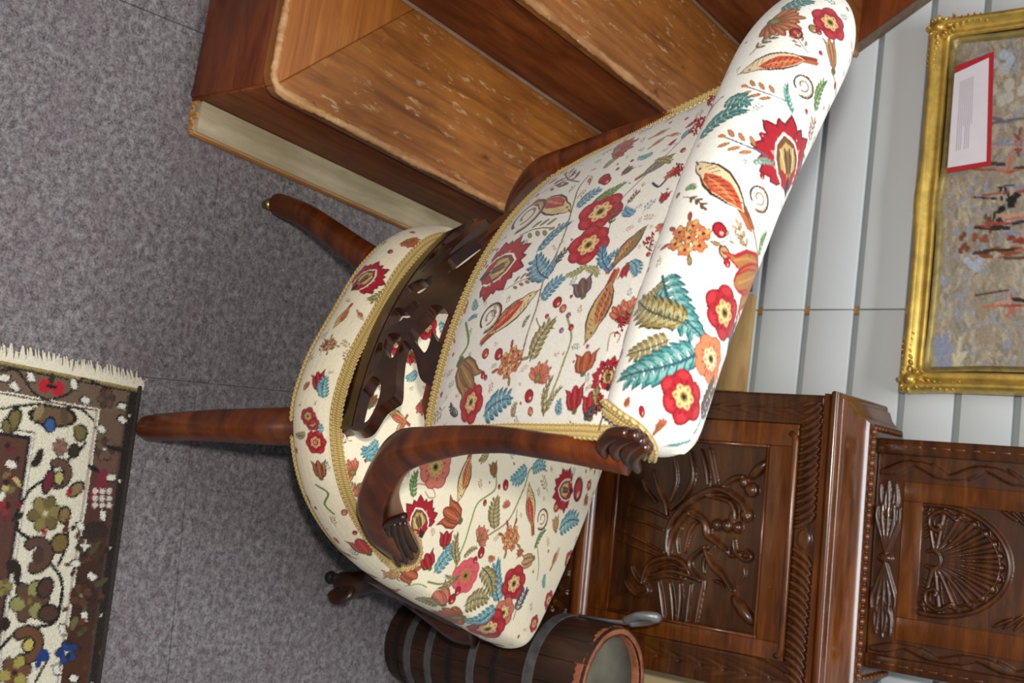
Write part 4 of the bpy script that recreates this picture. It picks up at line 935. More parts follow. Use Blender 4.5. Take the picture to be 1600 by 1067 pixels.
seat.weave('s', [('vine', [(1010, 300), (930, 290), (900, 380), (860, 470), (810, 560), (730, 620), (660, 660)], '#8a7a4c', .0028), ('vine', [(750, 330), (745, 400), (660, 470), (630, 560), (600, 650), (560, 760), (540, 860)], '#7d8a4a', .0028),
    ('vine', [(860, 500), (850, 560), (830, 620)], '#6f6a44', .002), ('vine', [(960, 690), (965, 780), (955, 850)], '#6f6a44', .002), ('vine', [(330, 380), (380, 370), (430, 390), (450, 430), (420, 440), (400, 410)], '#a8845a', .0018),
    ('flower', 450, 290, 78, SAL, '#8d2530', '#b49a62', 8), ('leaf', 340, 435, 358, 310, GRN, '#2f4a24', .2), ('bird', 632, 190, 565, 450, '#b4663e', '#c7824e', '#d3b982'), ('tulip', 740, 340, 735, 265, '#7d5a34', BRN),
    ('pom', 385, 630, 335, 440), ('tulip', 575, 560, 495, 500, '#a85330', '#6e3220', .5), ('tulip', 490, 690, 505, 605, RED, DRED, .5), ('leaf', 450, 810, 560, 700, TEAL, DTEAL), ('leaf', 500, 700, 555, 690, TEAL, DTEAL), ('tulip', 425, 800, 405, 720, RED, DRED, .5),
    ('flower', 600, 835, 58, '#c9505a', '#a03240', '#b06a48', 8), ('leaf', 560, 770, 560, 620, OLV, DOLV, .16), ('leaf', 590, 740, 660, 690, OLV, DOLV, .16), ('leaf', 745, 600, 765, 430, OLV, DOLV, .28, 6), ('carn', 682, 632, 38), ('bud', 682, 712, 20), ('bud', 650, 752, 14),
    ('cluster', 825, 640, 55), ('leaf', 905, 290, 820, 345, TEAL, DTEAL, .3), ('leaf', 930, 300, 1000, 285, TEAL, DTEAL, .3), ('pom', 1140, 400, 1035, 390), ('bird', 935, 625, 920, 385, '#b5402e', '#b5402e', '#cbb27c'), ('ring', 982, 545, 30), ('leaf', 945, 690, 1005, 600, GRN, '#2f4a24', .14), ('tulip', 1050, 610, 1050, 535, TAN, BRN, .4),
    ('bud', 800, 378, 18), ('bud', 768, 385, 10), ('sprig', 1010, 410, 985, 335, TAN), ('tulip', 940, 745, 880, 770, TAN, BRN, .35), ('leaf', 1070, 600, 1160, 560, TEAL, DTEAL, .25), ('bud', 1160, 400, 30, '#a83238')])
seat.weave('t', [('leaf', 800, 750, 795, 585, TEAL, DTEAL, .2, 7), ('leaf', 735, 620, 770, 725, OLV, DOLV, .26), ('leaf', 665, 770, 755, 740, OLV, DOLV, .36), ('flower', 857, 680, 44), ('flower', 815, 790, 40, '#b5684e', DRED, '#d6bd86'), ('flower', 755, 855, 44), ('leaf', 785, 775, 655, 815, TEAL, DTEAL, .24, 6),
    ('tulip', 580, 760, 545, 715, SAL, '#8d4634', .55), ('bud', 617, 738, 18), ('bud', 637, 708, 12), ('leaf', 480, 735, 550, 770, OLV, DOLV, .3), ('carn', 600, 808, 32, '#b0502c', BRN), ('sprig', 855, 815, 905, 705, '#34405a', INK, 5, .12), ('tulip', 425, 625, 480, 655, '#a85330', '#6e3220', .5), ('cluster', 380, 645, 26, '#b08a58'),
    ('vine', [(520, 670), (580, 680), (640, 650)], '#7d7a44', .003), ('leaf', 640, 650, 560, 700, OLV, DOLV, .12), ('leaf', 640, 650, 590, 640, OLV, DOLV, .12), ('vine', [(430, 690), (480, 675), (520, 690)], '#8a9a4a', .0022),
    ('flower', 85, 130, 36), ('flower', 70, 50, 24, '#8d2a34', DRED, '#b49a62'), ('tulip', 100, 270, 95, 205, '#8a5a34', DRED, .4), ('leaf', 100, 50, 105, 95, TEAL, DTEAL, .3), ('vine', [(85, 290), (130, 330), (120, 370), (150, 410)], GRN, .003), ('bud', 190, 400, 12, SAL), ('tulip', 290, 565, 245, 510, '#a83238', BRN, .55), ('sprig', 255, 580, 225, 540, '#4f8a92', INK), ('sprig', 160, 450, 150, 420, TAN),
    ('carn', 215, 240, 36, SAL), ('leaf', 340, 170, 260, 150, TEAL, DTEAL, .3, 6), ('leaf', 330, 120, 270, 170, TEAL, DTEAL, .3, 6), ('bird', 440, 20, 395, 95, '#b5503a', '#c25a48', '#c9a96e'), ('leaf', 270, 330, 210, 280, OLV, DOLV, .3), ('carn', 265, 310, 30, SAL), ('sprig', 220, 120, 170, 105, '#8d2530', INK)])
seat.weave('f', [('bird', 540, 960, 430, 890, '#b8623e', '#c2524a', '#c9a96e'), ('carn', 600, 870, 36, '#b5404a', BRN), ('leaf', 570, 720, 515, 740, TEAL, DTEAL, .3), ('carn', 530, 640, 40, RED, DRED), ('flower', 610, 500, 50, RED), ('flower', 480, 570, 50), ('leaf', 680, 480, 690, 580, TEAL, DTEAL, .25), ('flower', 350, 590, 55, '#b5404a'), ('tulip', 340, 880, 380, 820, BRN, DOLV, .3),
    ('flower', 100, 1040, 10), ('tulip', 110, 800, 105, 710, RED, DRED, .35), ('leaf', 130, 830, 145, 740, TEAL, DTEAL, .3), ('flower', 60, 920, 36, '#8d2a34', DRED, '#b49a62'), ('cluster', 165, 590, 32, '#8a6a40'), ('bird', 270, 400, 190, 500, '#b06a3a', '#a85330', '#c9a96e'), ('pom', 270, 330, 420, 215), ('carn', 540, 120, 28, '#b0502c', BRN), ('sprig', 120, 640, 150, 570, '#8d2a34', INK)])
seat.fill(1500, seed=4, rmin=.006, rmax=.020)
seat_o = seat.build('seat_cover', M['print'], chair); seat_o['label'] = 'cream floral bird fabric on the seat'
V, Fc = prism(list(OT[::12][:-1]-NR[::12][:-1]*.016), .255, .285); mesh_obj('seat_base', G(V), Fc, M['dark_fabric'], chair, False)
# show-wood apron round the front with carved bumps
ia = [i for i in range(0, NT) if OT[i, 1] > .30]
arr = np.array(ia); pa = OT[arr]-NR[arr]*.004
ap = G(np.c_[pa, np.full(len(pa), .2585)])[::5]; wv = .006*np.abs(np.sin(np.arange(len(ap))*.42))
v, f = sweep_vf(ap, .017, .034+wv[::1] if False else .034, (0, 0, 1), 10, 2.6); mesh_obj('carved_apron', v, f, M['fret_wood'], chair)
bm_ = [lathe_vf([(.001, -.004), (.005, -.001), (.006, .002), (.001, .005)], p+np.array([0, 0, -.004+.004*math.sin(i)]), 8, (*( -RT if False else RT), 0)) for i, p in enumerate(ap[::3])]
v, f = merge(bm_); put(mesh_obj('apron_carving', v, f, M['fret_wood'], chair), kind='stuff')
# ---- gimp braid
def gimp(name, path, nrm, w=.0155, parent=chair):
    path = np.asarray(path, float); seg = np.linalg.norm(np.diff(path, axis=0), axis=1); s = np.concatenate([[0], np.cumsum(seg)]); n = int(s[-1]/.0009)
    si = np.linspace(0, s[-1], n); P = np.stack([np.interp(si, s, path[:, k]) for k in range(3)], -1); Nn = np.stack([np.interp(si, s, np.asarray(nrm, float)[:, k]) for k in range(3)], -1)
    Nn /= np.linalg.norm(Nn, axis=1)[:, None]; T = np.gradient(P, axis=0); T /= np.linalg.norm(T, axis=1)[:, None]; S = np.cross(T, Nn)
    vv = np.linspace(-1, 1, 15); ph = 2*math.pi*si/.0062
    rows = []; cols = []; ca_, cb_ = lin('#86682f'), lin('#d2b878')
    for x in vv:
        ax = abs(x); core = .0034*np.sqrt(max(0, 1-((ax-.36)/.36)**2)) if ax < .72 else 0
        tw = .62+.38*np.cos(ph*2+x*5.5); edge = 0
        if ax >= .62: edge = .0030*np.sqrt(max(0, 1-((ax-.84)/.24)**2)); tw2 = .45+.55*np.abs(np.sin(ph/2*1.0+ (0 if x > 0 else 1.57)))
        h = .0009+np.maximum(core*tw, edge*(tw2 if ax >= .62 else 0))
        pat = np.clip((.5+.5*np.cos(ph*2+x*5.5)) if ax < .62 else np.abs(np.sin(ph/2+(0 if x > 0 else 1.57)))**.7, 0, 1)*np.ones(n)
        if ax < .08 or .60 < ax < .72: pat = pat*.25  # thread tones alternate; gaps between cords get crease shade put into the colour
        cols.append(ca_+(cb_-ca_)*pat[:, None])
        wob = 1+.10*np.sin(ph+(0 if x > 0 else 3.1))*(1 if ax > .8 else 0)
        rows.append(P+S*(x*w/2*wob if np.ndim(wob) == 0 else (x*w/2*wob)[:, None])+Nn*np.broadcast_to(h, (n,))[:, None])
    bot = [P+S*(w/2)-Nn*.001, P-S*(w/2)-Nn*.001]
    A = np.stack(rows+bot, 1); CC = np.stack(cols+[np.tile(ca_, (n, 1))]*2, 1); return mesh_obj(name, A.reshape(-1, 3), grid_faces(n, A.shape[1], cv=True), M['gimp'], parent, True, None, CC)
# along the top edge of the seat, round the rear from one stile foot to the other
order = np.concatenate([np.arange(NT-1), np.arange(NT-1)])
idxR = np.where((OT[:, 0] > 0) & (OT[:, 1] < .243))[0]; idxL = np.where((OT[:, 0] < 0) & (OT[:, 1] < .225) & (np.arange(NT) > NT//2))[0]
idx = np.concatenate([idxL, idxR]); pc = OT[idx]-NR[idx]*.010; pth = np.c_[pc, np.full(len(pc), .3445)]
endp = np.array([(.2315, .255, .350), (.222, .262, .354), (.211, .258, .357), (.203, .245, .359), (.199, .225, .361)])
nr = G(np.c_[NR[idx]*.55, np.zeros(len(idx))])-G(np.zeros((len(idx), 3))); nr[:, 2] = .85
pth = np.concatenate([pth, catmull(endp, 6)]); nr = np.concatenate([nr, np.tile([0, 0, 1.], (len(catmull(endp, 6)), 1))])
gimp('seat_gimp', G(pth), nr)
pcl = OT[idx]+NR[idx]*.001; nl = nr[:len(idx)].copy(); nl[:, 2] = -.15
idx2 = np.concatenate([idxL, np.where((OT[:, 0] > 0) & (OT[:, 1] < .56) & (np.arange(NT) < NT//2))[0]])
n2 = G(np.c_[NR[idx2], np.zeros(len(idx2))])-G(np.zeros((len(idx2), 3))); n2[:, 2] = -.1
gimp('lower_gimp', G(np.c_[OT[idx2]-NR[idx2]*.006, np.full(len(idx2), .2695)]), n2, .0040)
# ---- wooden back: shoe rail on the seat, fretwork, panel frame, stiles
AC = -.008
def slab(name, A0, A1, z0, z1, th, mat, na=40, nz=10, off=0.0):
    zz = np.linspace(z0, z1, nz); S = np.linspace(0, 1, na); P = []
    for o in (off, off-th): P.append([[bk(A0(z)+(A1(z)-A0(z))*s, z, o) for s in S] for z in zz])
    P = np.array(P, float).reshape(2, nz*na, 3); fo = grid_faces(nz, na).tolist(); N = nz*na; fb = [[i+N for i in q[::-1]] for q in fo]; ed = []
    for i in range(nz-1):
        for j in (0, na-1): ed.append([i*na+j, (i+1)*na+j, (i+1)*na+j+N, i*na+j+N])
    for j in range(na-1):
        for i in (0, nz-1): ed.append([i*na+j, i*na+j+1, i*na+j+1+N, i*na+j+N])
    return sharp(mesh_obj(name, G(P.reshape(-1, 3)), fo+fb+ed, mat, chair), 45)
slab('shoe_rail', lambda z: -.168, lambda z: .155, .338, .376, .018, M['fret_wood'], 50, 5, .003)
def aR(z): return float(np.interp(z, [.52, .545, .56, .70, .82, .86], [.146, .184, .194, .208, .222, .222]))
def aL(z): return float(np.interp(z, [.52, .545, .56, .70, .82, .86], [-.152, -.188, -.200, -.222, -.238, -.238]))
slab('back_frame', aL, aR, .520, .86, .022, M['mahogany'], 40, 24, 0)
# fretwork: straps traced on the back, mirrored about its middle line
fa, fz = np.meshgrid(np.linspace(-.24, .24, 240), np.linspace(.33, .60, 140), indexing='ij')
fx_, fy_, _ = proj(G(bk(fa, fz)))
def ft(*ps):
    out = []
    for cx, cy in ps:
        e = (fx_-(460+cx/2.963))**2+(fy_-(340+cy/2.963))**2; i = np.unravel_index(np.argmin(e), e.shape); out.append((fa[i], fz[i]))
    return np.array(out)
def psdf(P):
    P = np.asarray(P); dmin = np.full(FA.shape, 9.0); ins = np.zeros(FA.shape, bool)
    for k in range(len(P)):
        a, b = P[k], P[(k+1) % len(P)]; d = b-a; L = d@d+1e-12; t = np.clip(((FA-a[0])*d[0]+(FZ-a[1])*d[1])/L, 0, 1)
        dmin = np.minimum(dmin, np.hypot(FA-a[0]-t*d[0], FZ-a[1]-t*d[1]))
        if a[1] != b[1]: ins ^= ((FZ > a[1]) != (FZ > b[1])) & (FA < (b[0]-a[0])*(FZ-a[1])/(b[1]-a[1])+a[0])
    return np.where(ins, -dmin, dmin)
FA, FZ = np.meshgrid(np.arange(-.190, .176, .0018), np.arange(.345, .545, .0018), indexing='ij')
edge = ft((195, 925), (240, 930), (246, 965), (262, 985), (300, 992), (345, 965), (395, 880), (440, 850), (470, 815), (480, 710), (495, 600), (522, 575), (560, 640), (585, 750), (635, 784), (668, 792))
edge = np.concatenate([edge[:1], catmull(edge[1:], 5)]); top_z = .545
right = np.concatenate([[(AC-.002, .345), (edge[0][0], .345)], edge, [(edge[-1][0]+.004, top_z), (AC-.002, top_z)]])
Fh = psdf(right)
for hole in ([(400, 492), (405, 545), (368, 600), (350, 670), (318, 722), (268, 750), (262, 690), (285, 600), (335, 525)], [(440, 440), (498, 430), (506, 466), (455, 492), (432, 480)], [(425, 575), (445, 550), (492, 556), (474, 618), (456, 650), (430, 620)], [(545, 535), (600, 470), (630, 440), (632, 545), (612, 622), (588, 600)],
             [(632, 430), (650, 415), (682, 420), (712, 462), (712, 560), (700, 600), (655, 540)], [(345, 680), (370, 610), (402, 590), (402, 650), (372, 700), (352, 722)], [(365, 745), (398, 774), (390, 840), (352, 926), (322, 946), (280, 935), (275, 870), (300, 830), (330, 800)], [(505, 445), (560, 390), (578, 410), (540, 460)]):
    H_ = ft(*hole); H_ = catmull(H_, 4, True); Fh = np.maximum(Fh, .0022-psdf(H_))
Fh = np.minimum(Fh, np.maximum(FZ-.3815, FA-.152))
# mirror about the middle line
mi = np.interp(2*AC-FA[:, 0], FA[:, 0], np.arange(FA.shape[0])); m0_ = np.clip(np.round(mi).astype(int), 0, FA.shape[0]-1)
Fd = np.where(FA >= AC-.001, Fh, Fh[m0_, :])
def iso_board(name, F, A, Zg, th, mat, off):
    vid = {}; vs = []; fc = []; seg = []
    def vert(key, a, z):
        if key not in vid: vid[key] = len(vs); vs.append((a, z))
        return vid[key]
    nx_, nz_ = F.shape
    for i in range(nx_-1):
        for j in range(nz_-1):
            c = [(i, j), (i+1, j), (i+1, j+1), (i, j+1)]; val = [F[p] for p in c]
            if min(val) >= 0: continue
            poly = []; cut = []
            for k in range(4):
                p, q = c[k], c[(k+1) % 4]; fp, fq = val[k], val[(k+1) % 4]
                if fp < 0: poly.append(vert(p, A[p], Zg[p]))
                if (fp < 0) != (fq < 0):
                    t = fp/(fp-fq); key = (min(p, q), max(p, q)); poly.append(vert(key, A[p]+t*(A[q]-A[p]), Zg[p]+t*(Zg[q]-Zg[p]))); cut.append((poly[-1], fp < 0))
            if len(poly) > 2: fc.append(poly)
            if len(cut) == 2: seg.append((cut[0][0], cut[1][0]))
    vs = np.array(vs); N = len(vs)
    Pf = bk(vs[:, 0], vs[:, 1], off); Pb = bk(vs[:, 0], vs[:, 1], off-th)
    faces = fc+[[i+N for i in q[::-1]] for q in fc]+[[a, b, b+N, a+N] for a, b in seg]
    return sharp(mesh_obj(name, G(np.concatenate([Pf, Pb])), faces, mat, chair), 40)
iso_board('fretwork', Fd, FA, FZ, .017, M['fret_wood'], .002)
# stiles: sweep from the scrolled top, down the side and forward to the seat
sr = np.array([(.226, -.066, .845), (.226, -.074, .80), (.222, -.071, .76), (.215, -.064, .70), (.212, -.052, .64), (.210, -.034, .583), (.208, -.010, .525), (.214, .034, .470), (.224, .085, .425), (.228, .150, .393), (.224, .205, .372), (.220, .238, .358)])
for sg in (1, -1):
    P = sr.copy()
    hs = 1.0
    if sg < 0: P[:, 0] = -(P[:, 0]+.004); P[:, 1] += .010*np.clip((P[:, 2]-.5)/.1, 0, 1); hs = .72
    v, f = sweep_vf(G(catmull(P, 8)), [.032, .030, .028, .027, .029, .034, .040, .042, .044, .044, .040, .034], np.array([.022, .021, .021, .022, .026, .034, .044, .050, .052, .050, .042, .030])*hs, tuple(RT3), 18, 3.0)
    sto = mesh_obj('back_stile', v, f, M['mahogany'], chair); sto['label'] = 'curved mahogany stile sweeping down to the seat'
    def cr(ps, org, s, a):
        out = np.array([at_a(org[0]+x/s, org[1]+y/s, a) for x, y in ps])
        if sg < 0: out[:, 0] = -(out[:, 0]+.016)
        return out
    lobes = []
    for ps, w in (([(300, 500), (272, 420), (340, 352), (450, 335)], .0155), ([(385, 515), (362, 440), (420, 372), (525, 352)], .017), ([(468, 560), (445, 480), (485, 415), (565, 385)], .017), ([(522, 600), (492, 520), (535, 455), (595, 430)], .016)):
        q = cr(ps, (880, 600), 4.444, .232); w *= .74; lobes.append(sweep_vf(G(catmull(q, 5)), [w*.5, w, w*1.1, w*.8], [w*.6, w*1.1, w*1.15, w*.9], tuple(RT3), 12, 2))
    v, f = merge(lobes); mesh_obj('scroll_knuckle', v, f, M['fret_wood'], sto)
    reeds = []
    for k, ps in enumerate(([(205, 575), (230, 680), (268, 772)], [(235, 568), (262, 670), (303, 760)], [(262, 562), (290, 655), (330, 735)], [(286, 560), (312, 630), (350, 700)])):
        q = cr(ps, (540, 640), 3.2, .243-.004*k); reeds.append(sweep_vf(G(catmull(q, 5)), [.010, .012, .010], [.010, .012, .009], tuple(RT3), 10, 2))
    q = cr([(200, 572), (240, 552), (292, 535)], (540, 640), 3.2, .244); reeds.append(sweep_vf(G(catmull(q, 5)), .009, .011, tuple(RT3), 10, 2))
    v, f = merge(reeds); mesh_obj('reeded_foot', v, f, M['fret_wood'], sto)
# ---- upholstered outside back
zz = np.linspace(.552, .838, 310); ss = np.linspace(0, 1, 450)
PA = np.zeros((len(zz), len(ss), 3)); PU = np.zeros((len(zz), len(ss))); PV = np.zeros_like(PU)
for i, z in enumerate(zz):
    r0, l0 = aR(max(z, .56))-.010, aL(max(z, .56))+.010
    a = l0+(r0-l0)*ss; ed = np.minimum(np.minimum(ss, 1-ss)*.40, (z-.552)+.0005); puff = .003+.009*(1-np.exp(-np.clip(ed, 0, 1)/.018))
    PA[i] = bk(a, np.full(a.shape, z), 0); PA[i, :, 1] -= puff; PU[i] = a; PV[i] = z
pan = Cloth(G(PA), PU, PV, '#dcd5ca')
pan.weave('p', [('vine', [(660, 40), (620, 90), (600, 150), (570, 250), (520, 370), (480, 450), (450, 560), (420, 660), (390, 780)], '#7a6a4c', .0022), ('vine', [(570, 590), (590, 680), (560, 770), (530, 860), (480, 990)], '#8a8a54', .0026), ('vine', [(690, 320), (700, 380), (650, 460)], '#5f6a38', .002), ('vine', [(450, 600), (470, 640), (520, 640)], '#7a6a4c', .0015),
    ('bird', 445, 140, 582, 170, '#a03c2a', '#b5503a', '#cbb27c'), ('ring', 415, 195, 34), ('pom', 238, 440, 425, 345, 1.05), ('bird', 230, 705, 445, 505, '#a83828', '#bb5030', '#cfb888'), ('ring', 265, 597, 38),
    ('leaf', 500, 440, 455, 350, '#4f7f92', '#284a60', .3), ('leaf', 505, 420, 560, 345, '#4f7f92', '#284a60', .24), ('leaf', 475, 530, 565, 440, '#4f7f92', '#284a60', .3), ('sprig', 520, 410, 580, 325, '#4a352c', INK, 4, .1), ('leaf', 455, 335, 590, 220, '#4f7f92', '#284a60', .16, 6), ('leaf', 615, 160, 712, 92, '#4f7f92', '#284a60', .3),
    ('flower', 705, 182, 62), ('flower', 660, 308, 62), ('bud', 725, 48, 18), ('sprig', 480, 105, 590, 50, '#8a4a34', '#6a4636'), ('sprig', 620, 60, 570, 30, BRN), ('sprig', 390, 270, 510, 245, '#8a7a4c', '#6a6444'), ('leaf', 690, 135, 780, 85, GRN, '#39502a', .22), ('leaf', 655, 395, 570, 435, OLV, '#5a6a34', .2), ('leaf', 650, 400, 690, 440, OLV, '#5a6a34', .2),
    ('bird', 730, 420, 880, 245, '#8f6a3c', '#a8814a', '#7a6a4a'), ('leaf', 720, 400, 790, 330, '#3f7390', '#27506a', .2), ('leaf', 745, 410, 720, 310, '#3f7390', '#27506a', .16), ('sprig', 745, 250, 780, 165, '#5a3d30', INK, 3, .08), ('tulip', 640, 515, 630, 450, '#6a4a34', '#34405a', .45), ('bird', 770, 410, 655, 680, '#a8603a', '#8a5a34', '#b39660'), ('leaf', 425, 770, 530, 600, OLV, DOLV, .22, 6),
    ('cluster', 350, 778, 50, '#b06040'), ('carn', 467, 825, 36), ('tulip', 640, 825, 655, 735, '#a5502e', '#6e3220', .55), ('tulip', 605, 970, 610, 875, RED, DRED, .45), ('pom', 735, 880, 740, 755), ('tulip', 665, 1000, 670, 900, RED, DRED, .4), ('leaf', 640, 1000, 710, 965, INK, '#15161c', .25, 3), ('flower', 190, 940, 44), ('leaf', 140, 985, 110, 935, INK, '#15161c', .2),
    ('leaf', 245, 985, 355, 920, '#4f7f92', '#284a60', .3), ('leaf', 360, 995, 375, 935, OLV, DOLV, .3), ('leaf', 480, 985, 520, 830, OLV, DOLV, .12), ('leaf', 490, 970, 560, 880, OLV, DOLV, .12), ('leaf', 545, 985, 545, 920, '#4f7f92', '#284a60', .32), ('bud', 420, 910, 20), ('bud', 425, 968, 14, SAL), ('tulip', 150, 775, 200, 870, '#8a6a34', BRN, .35), ('vine', [(150, 755), (185, 700), (175, 620)], '#5f7a34', .0035), ('leaf', 180, 610, 215, 600, '#4f7f92', '#284a60', .2),
    ('bud', 240, 825, 9), ('bud', 252, 840, 8), ('bud', 540, 540, 18), ('bud', 556, 560, 12, SAL), ('carn', 805, 575, 48, '#b05a3a', '#6e2a24'), ('carn', 840, 560, 40, SAL), ('vine', [(730, 730), (750, 670), (780, 670), (770, 700)], '#8a6a4c', .0012), ('leaf', 830, 370, 850, 440, '#4f7f92', '#284a60', .3), ('tulip', 815, 380, 790, 440, RED, DRED, .3), ('bud', 580, 590, 8, '#7a4a8a'), ('bud', 550, 648, 8, '#7a5a9a'), ('leaf', 400, 640, 430, 590, '#5f6a38', '#39502a', .2),
    ('vine', [(760, 830), (790, 760)], '#6a4636', .002), ('sprig', 290, 600, 285, 560, '#4a3a5a', INK), ('sprig', 330, 490, 430, 440, '#8a6a4c', '#6a5444'), ('bud', 250, 740, 12, OR), ('bud', 300, 745, 16), ('leaf', 720, 960, 690, 870, OLV, DOLV, .2)])
pan.weave('a', [('bird', 160, 830, 335, 715, '#3f7390', '#a8814a', '#8f7a4c'), ('leaf', 10, 780, 80, 730, OLV, DOLV, .3), ('tulip', 95, 810, 140, 770, '#6a4a34', '#34405a', .45), ('tulip', 345, 640, 310, 680, RED, DRED, .3), ('leaf', 375, 640, 425, 590, '#3f7390', '#27506a', .25), ('tulip', 275, 935, 300, 885, RED, DRED, .4), ('vine', [(235, 850), (265, 865), (295, 830)], INK, .003), ('leaf', 30, 905, 115, 845, GRN, '#39502a', .2), ('sprig', 110, 960, 175, 890, BRN, INK, 4, .08), ('bird', 215, 690, 300, 630, '#a8603a', '#8f7a4c', '#b39660'), ('carn', 100, 680, 26, RED, DRED), ('leaf', 150, 990, 110, 960, '#3f7390', '#27506a', .3), ('tulip', 395, 590, 440, 555, RED, DRED, .3), ('bud', 20, 835, 16), ('sprig', 185, 985, 240, 930, '#3f7390', INK, 3), ('vine', [(60, 960), (150, 860), (240, 780), (330, 690), (400, 620)], '#5f5a4c', .0014), ('carn', 330, 800, 22, '#b05a3a', '#6e2a24'), ('leaf', 250, 740, 320, 760, OLV, DOLV, .2)])
pan.fill(1100, seed=8, rmin=.005, rmax=.014)
po = pan.build('outside_back', M['print'], chair); po['label'] = 'cream floral bird fabric on the outside back'
# gimp round the panel
gp = [(aR(z)-.006, z) for z in np.linspace(.842, .575, 30)]+[(aR(.56)-.010, .560), (aR(.56)-.020, .5525)]+[(a, .551) for a in np.linspace(aR(.56)-.032, aL(.56)+.032, 40)]+[(aL(.56)+.020, .5535), (aL(.56)+.009, .562)]+[(aL(z)+.006, z) for z in np.linspace(.58, .842, 30)]
gp = np.array(gp); gpp = bk(gp[:, 0], gp[:, 1], .0035)
gn = G(np.array([[0, -1, -.15]]*len(gp)))-G(np.zeros((len(gp), 3))); gn[:, 2] = -.15
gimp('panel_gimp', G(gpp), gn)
# ---- padded top roll
RA0, RA1 = -.375, .222
th_ = np.concatenate([np.linspace(-1.95, 1.75, 290), np.linspace(1.80, 2*math.pi-2.0, 40)])   # angle from straight back, rising over the top
uu = np.concatenate([RA0+(.05)*np.linspace(0, 1, 60, endpoint=False)**1.6, np.linspace(RA0+.05, RA1-.034, 400, endpoint=False), RA1-.034*(np.linspace(1, 0, 50)**1.6)])
PR = np.zeros((len(uu), len(th_), 3)); QU = np.zeros((len(uu), len(th_))); QV = np.zeros_like(QU)
for i, a in enumerate(uu):
    eL = np.clip((RA0+.15-a)/.15, 0, 1); eR = np.clip((a-(RA1-.034))/.034, 0, 1); s = max(math.sqrt(max(0, 1-eL**2.2))*math.sqrt(max(0, 1-eR**2.4)), .02)
    fs = .82-.55*a; cb = -.101+.25*(a+.03)**2
    rb = .060*fs*((.10+.90*s) if eR > 0 else s); rz = .0595*fs*((.15+.85*s) if eR > 0 else s)
    wob = 1+.012*np.sin(a*38+1)*np.sin(th_*1.0)
    PR[i, :, 0] = a; PR[i, :, 1] = cb-rb*np.cos(th_)*wob; PR[i, :, 2] = .869+rz*np.sin(th_)*wob-.020*min(0, a+.05)
    QU[i] = a; QV[i] = th_*.060*fs
roll = Cloth(G(PR), QU, QV, '#ece7dd')
nn_ = np.cross(np.gradient(roll.P, axis=0), np.gradient(roll.P, axis=1))[::3, ::3]
roll.front = np.sign(roll.sgn[100, 50])
roll.weave('a', [('leaf', 830, 50, 985, 5, '#39746f', '#1b4a4c', .3), ('flower', 1060, 100, 58), ('carn', 830, 105, 58, '#a5603a', '#6e4226'), ('bud', 905, 155, 26), ('sprig', 960, 240, 900, 150, '#9a7a4a', '#4a4a3a'), ('bud', 985, 130, 14, '#8a7a44'), ('bud', 1005, 145, 9), ('tulip', 1070, 330, 1050, 180, '#9a7244', '#7a4a34', .22), ('vine', [(1080, 440), (1068, 330)], '#8a7244', .002), ('sprig', 690, 250, 810, 170, '#7a6a44', '#4a4a3a', 3, .1),
    ('bird', 995, 290, 655, 335, '#b5482c', '#c8683c', '#dcc49a'), ('ring', 940, 392, 45), ('sprig', 850, 470, 670, 395, '#b8743c', '#4a5a6a', 3, .16), ('leaf', 885, 520, 860, 385, '#4f8f86', '#2f6a5a', .1, 6), ('leaf', 990, 510, 1045, 380, GRN, '#39602a', .14, 6), ('leaf', 570, 470, 690, 490, '#39746f', '#1b4a4c', .36), ('leaf', 450, 650, 680, 515, '#39746f', '#1b4a4c', .2, 6),
    ('pom', 850, 900, 815, 520, 1.0), ('sprig', 760, 720, 565, 625, '#b8743c', '#4a5a6a', 3, .16), ('leaf', 700, 755, 795, 770, '#4f8f86', '#7a6a44', .16), ('bird', 700, 1060, 445, 760, '#b5482c', '#c8683c', '#dcc49a'), ('ring', 730, 920, 48), ('sprig', 960, 690, 990, 560, '#a5603a', '#6a4636', 4, .12), ('leaf', 385, 870, 440, 875, GRN, '#39602a', .3), ('sprig', 380, 920, 475, 970, BRN, '#34405a', 3, .05), ('leaf', 470, 545, 565, 445, INK, '#1f5a5c', .06), ('tulip', 460, 545, 520, 480, RED, DRED, .3), ('bud', 900, 640, 10)])
roll.weave('r', [('cluster', 450, 75, 78, '#bd7040'), ('bud', 572, 48, 30), ('sprig', 580, 100, 660, 75, '#9a8a5a', '#3a4a6a', 2), ('bud', 592, 142, 24, '#9a8a5a'), ('bud', 600, 182, 14), ('tulip', 715, 225, 630, 270, '#9a6a34', RED, .5), ('leaf', 720, 150, 755, 60, GRN, '#39602a', .16), ('vine', [(690, 10), (715, 140), (725, 230)], '#8a5a3a', .0022), ('leaf', 345, 235, 510, 485, '#437f7c', '#1f4f58', .24, 7, -.14), ('leaf', 435, 415, 255, 330, OLV, DOLV, .28, 6), ('leaf', 350, 260, 265, 320, OLV, DOLV, .2), ('leaf', 375, 480, 205, 540, OLV, DOLV, .28, 6),
    ('leaf', 480, 540, 175, 640, '#437f7c', '#1f4f58', .22, 7), ('flower', 590, 375, 62), ('flower', 535, 560, 54, '#c0764c', RED, '#e0cda0', 7), ('flower', 425, 715, 74), ('sprig', 600, 580, 655, 440, '#34405a', '#2a2c3a', 6, .12), ('sprig', 475, 855, 550, 680, '#5a4a3a', '#2a3450', 6, .1), ('vine', [(550, 690), (580, 640), (600, 580)], '#2a3450', .0025), ('sprig', 590, 720, 610, 620, '#b5684e', '#6a4636', 3, .12), ('bud', 262, 775, 14), ('carn', 335, 825, 22, OR), ('leaf', 460, 885, 360, 905, '#4f8f86', '#3f7a74', .16), ('carn', 200, 735, 16, OR), ('sprig', 690, 150, 640, 20, '#b08a58', BRN, 3, .1)])
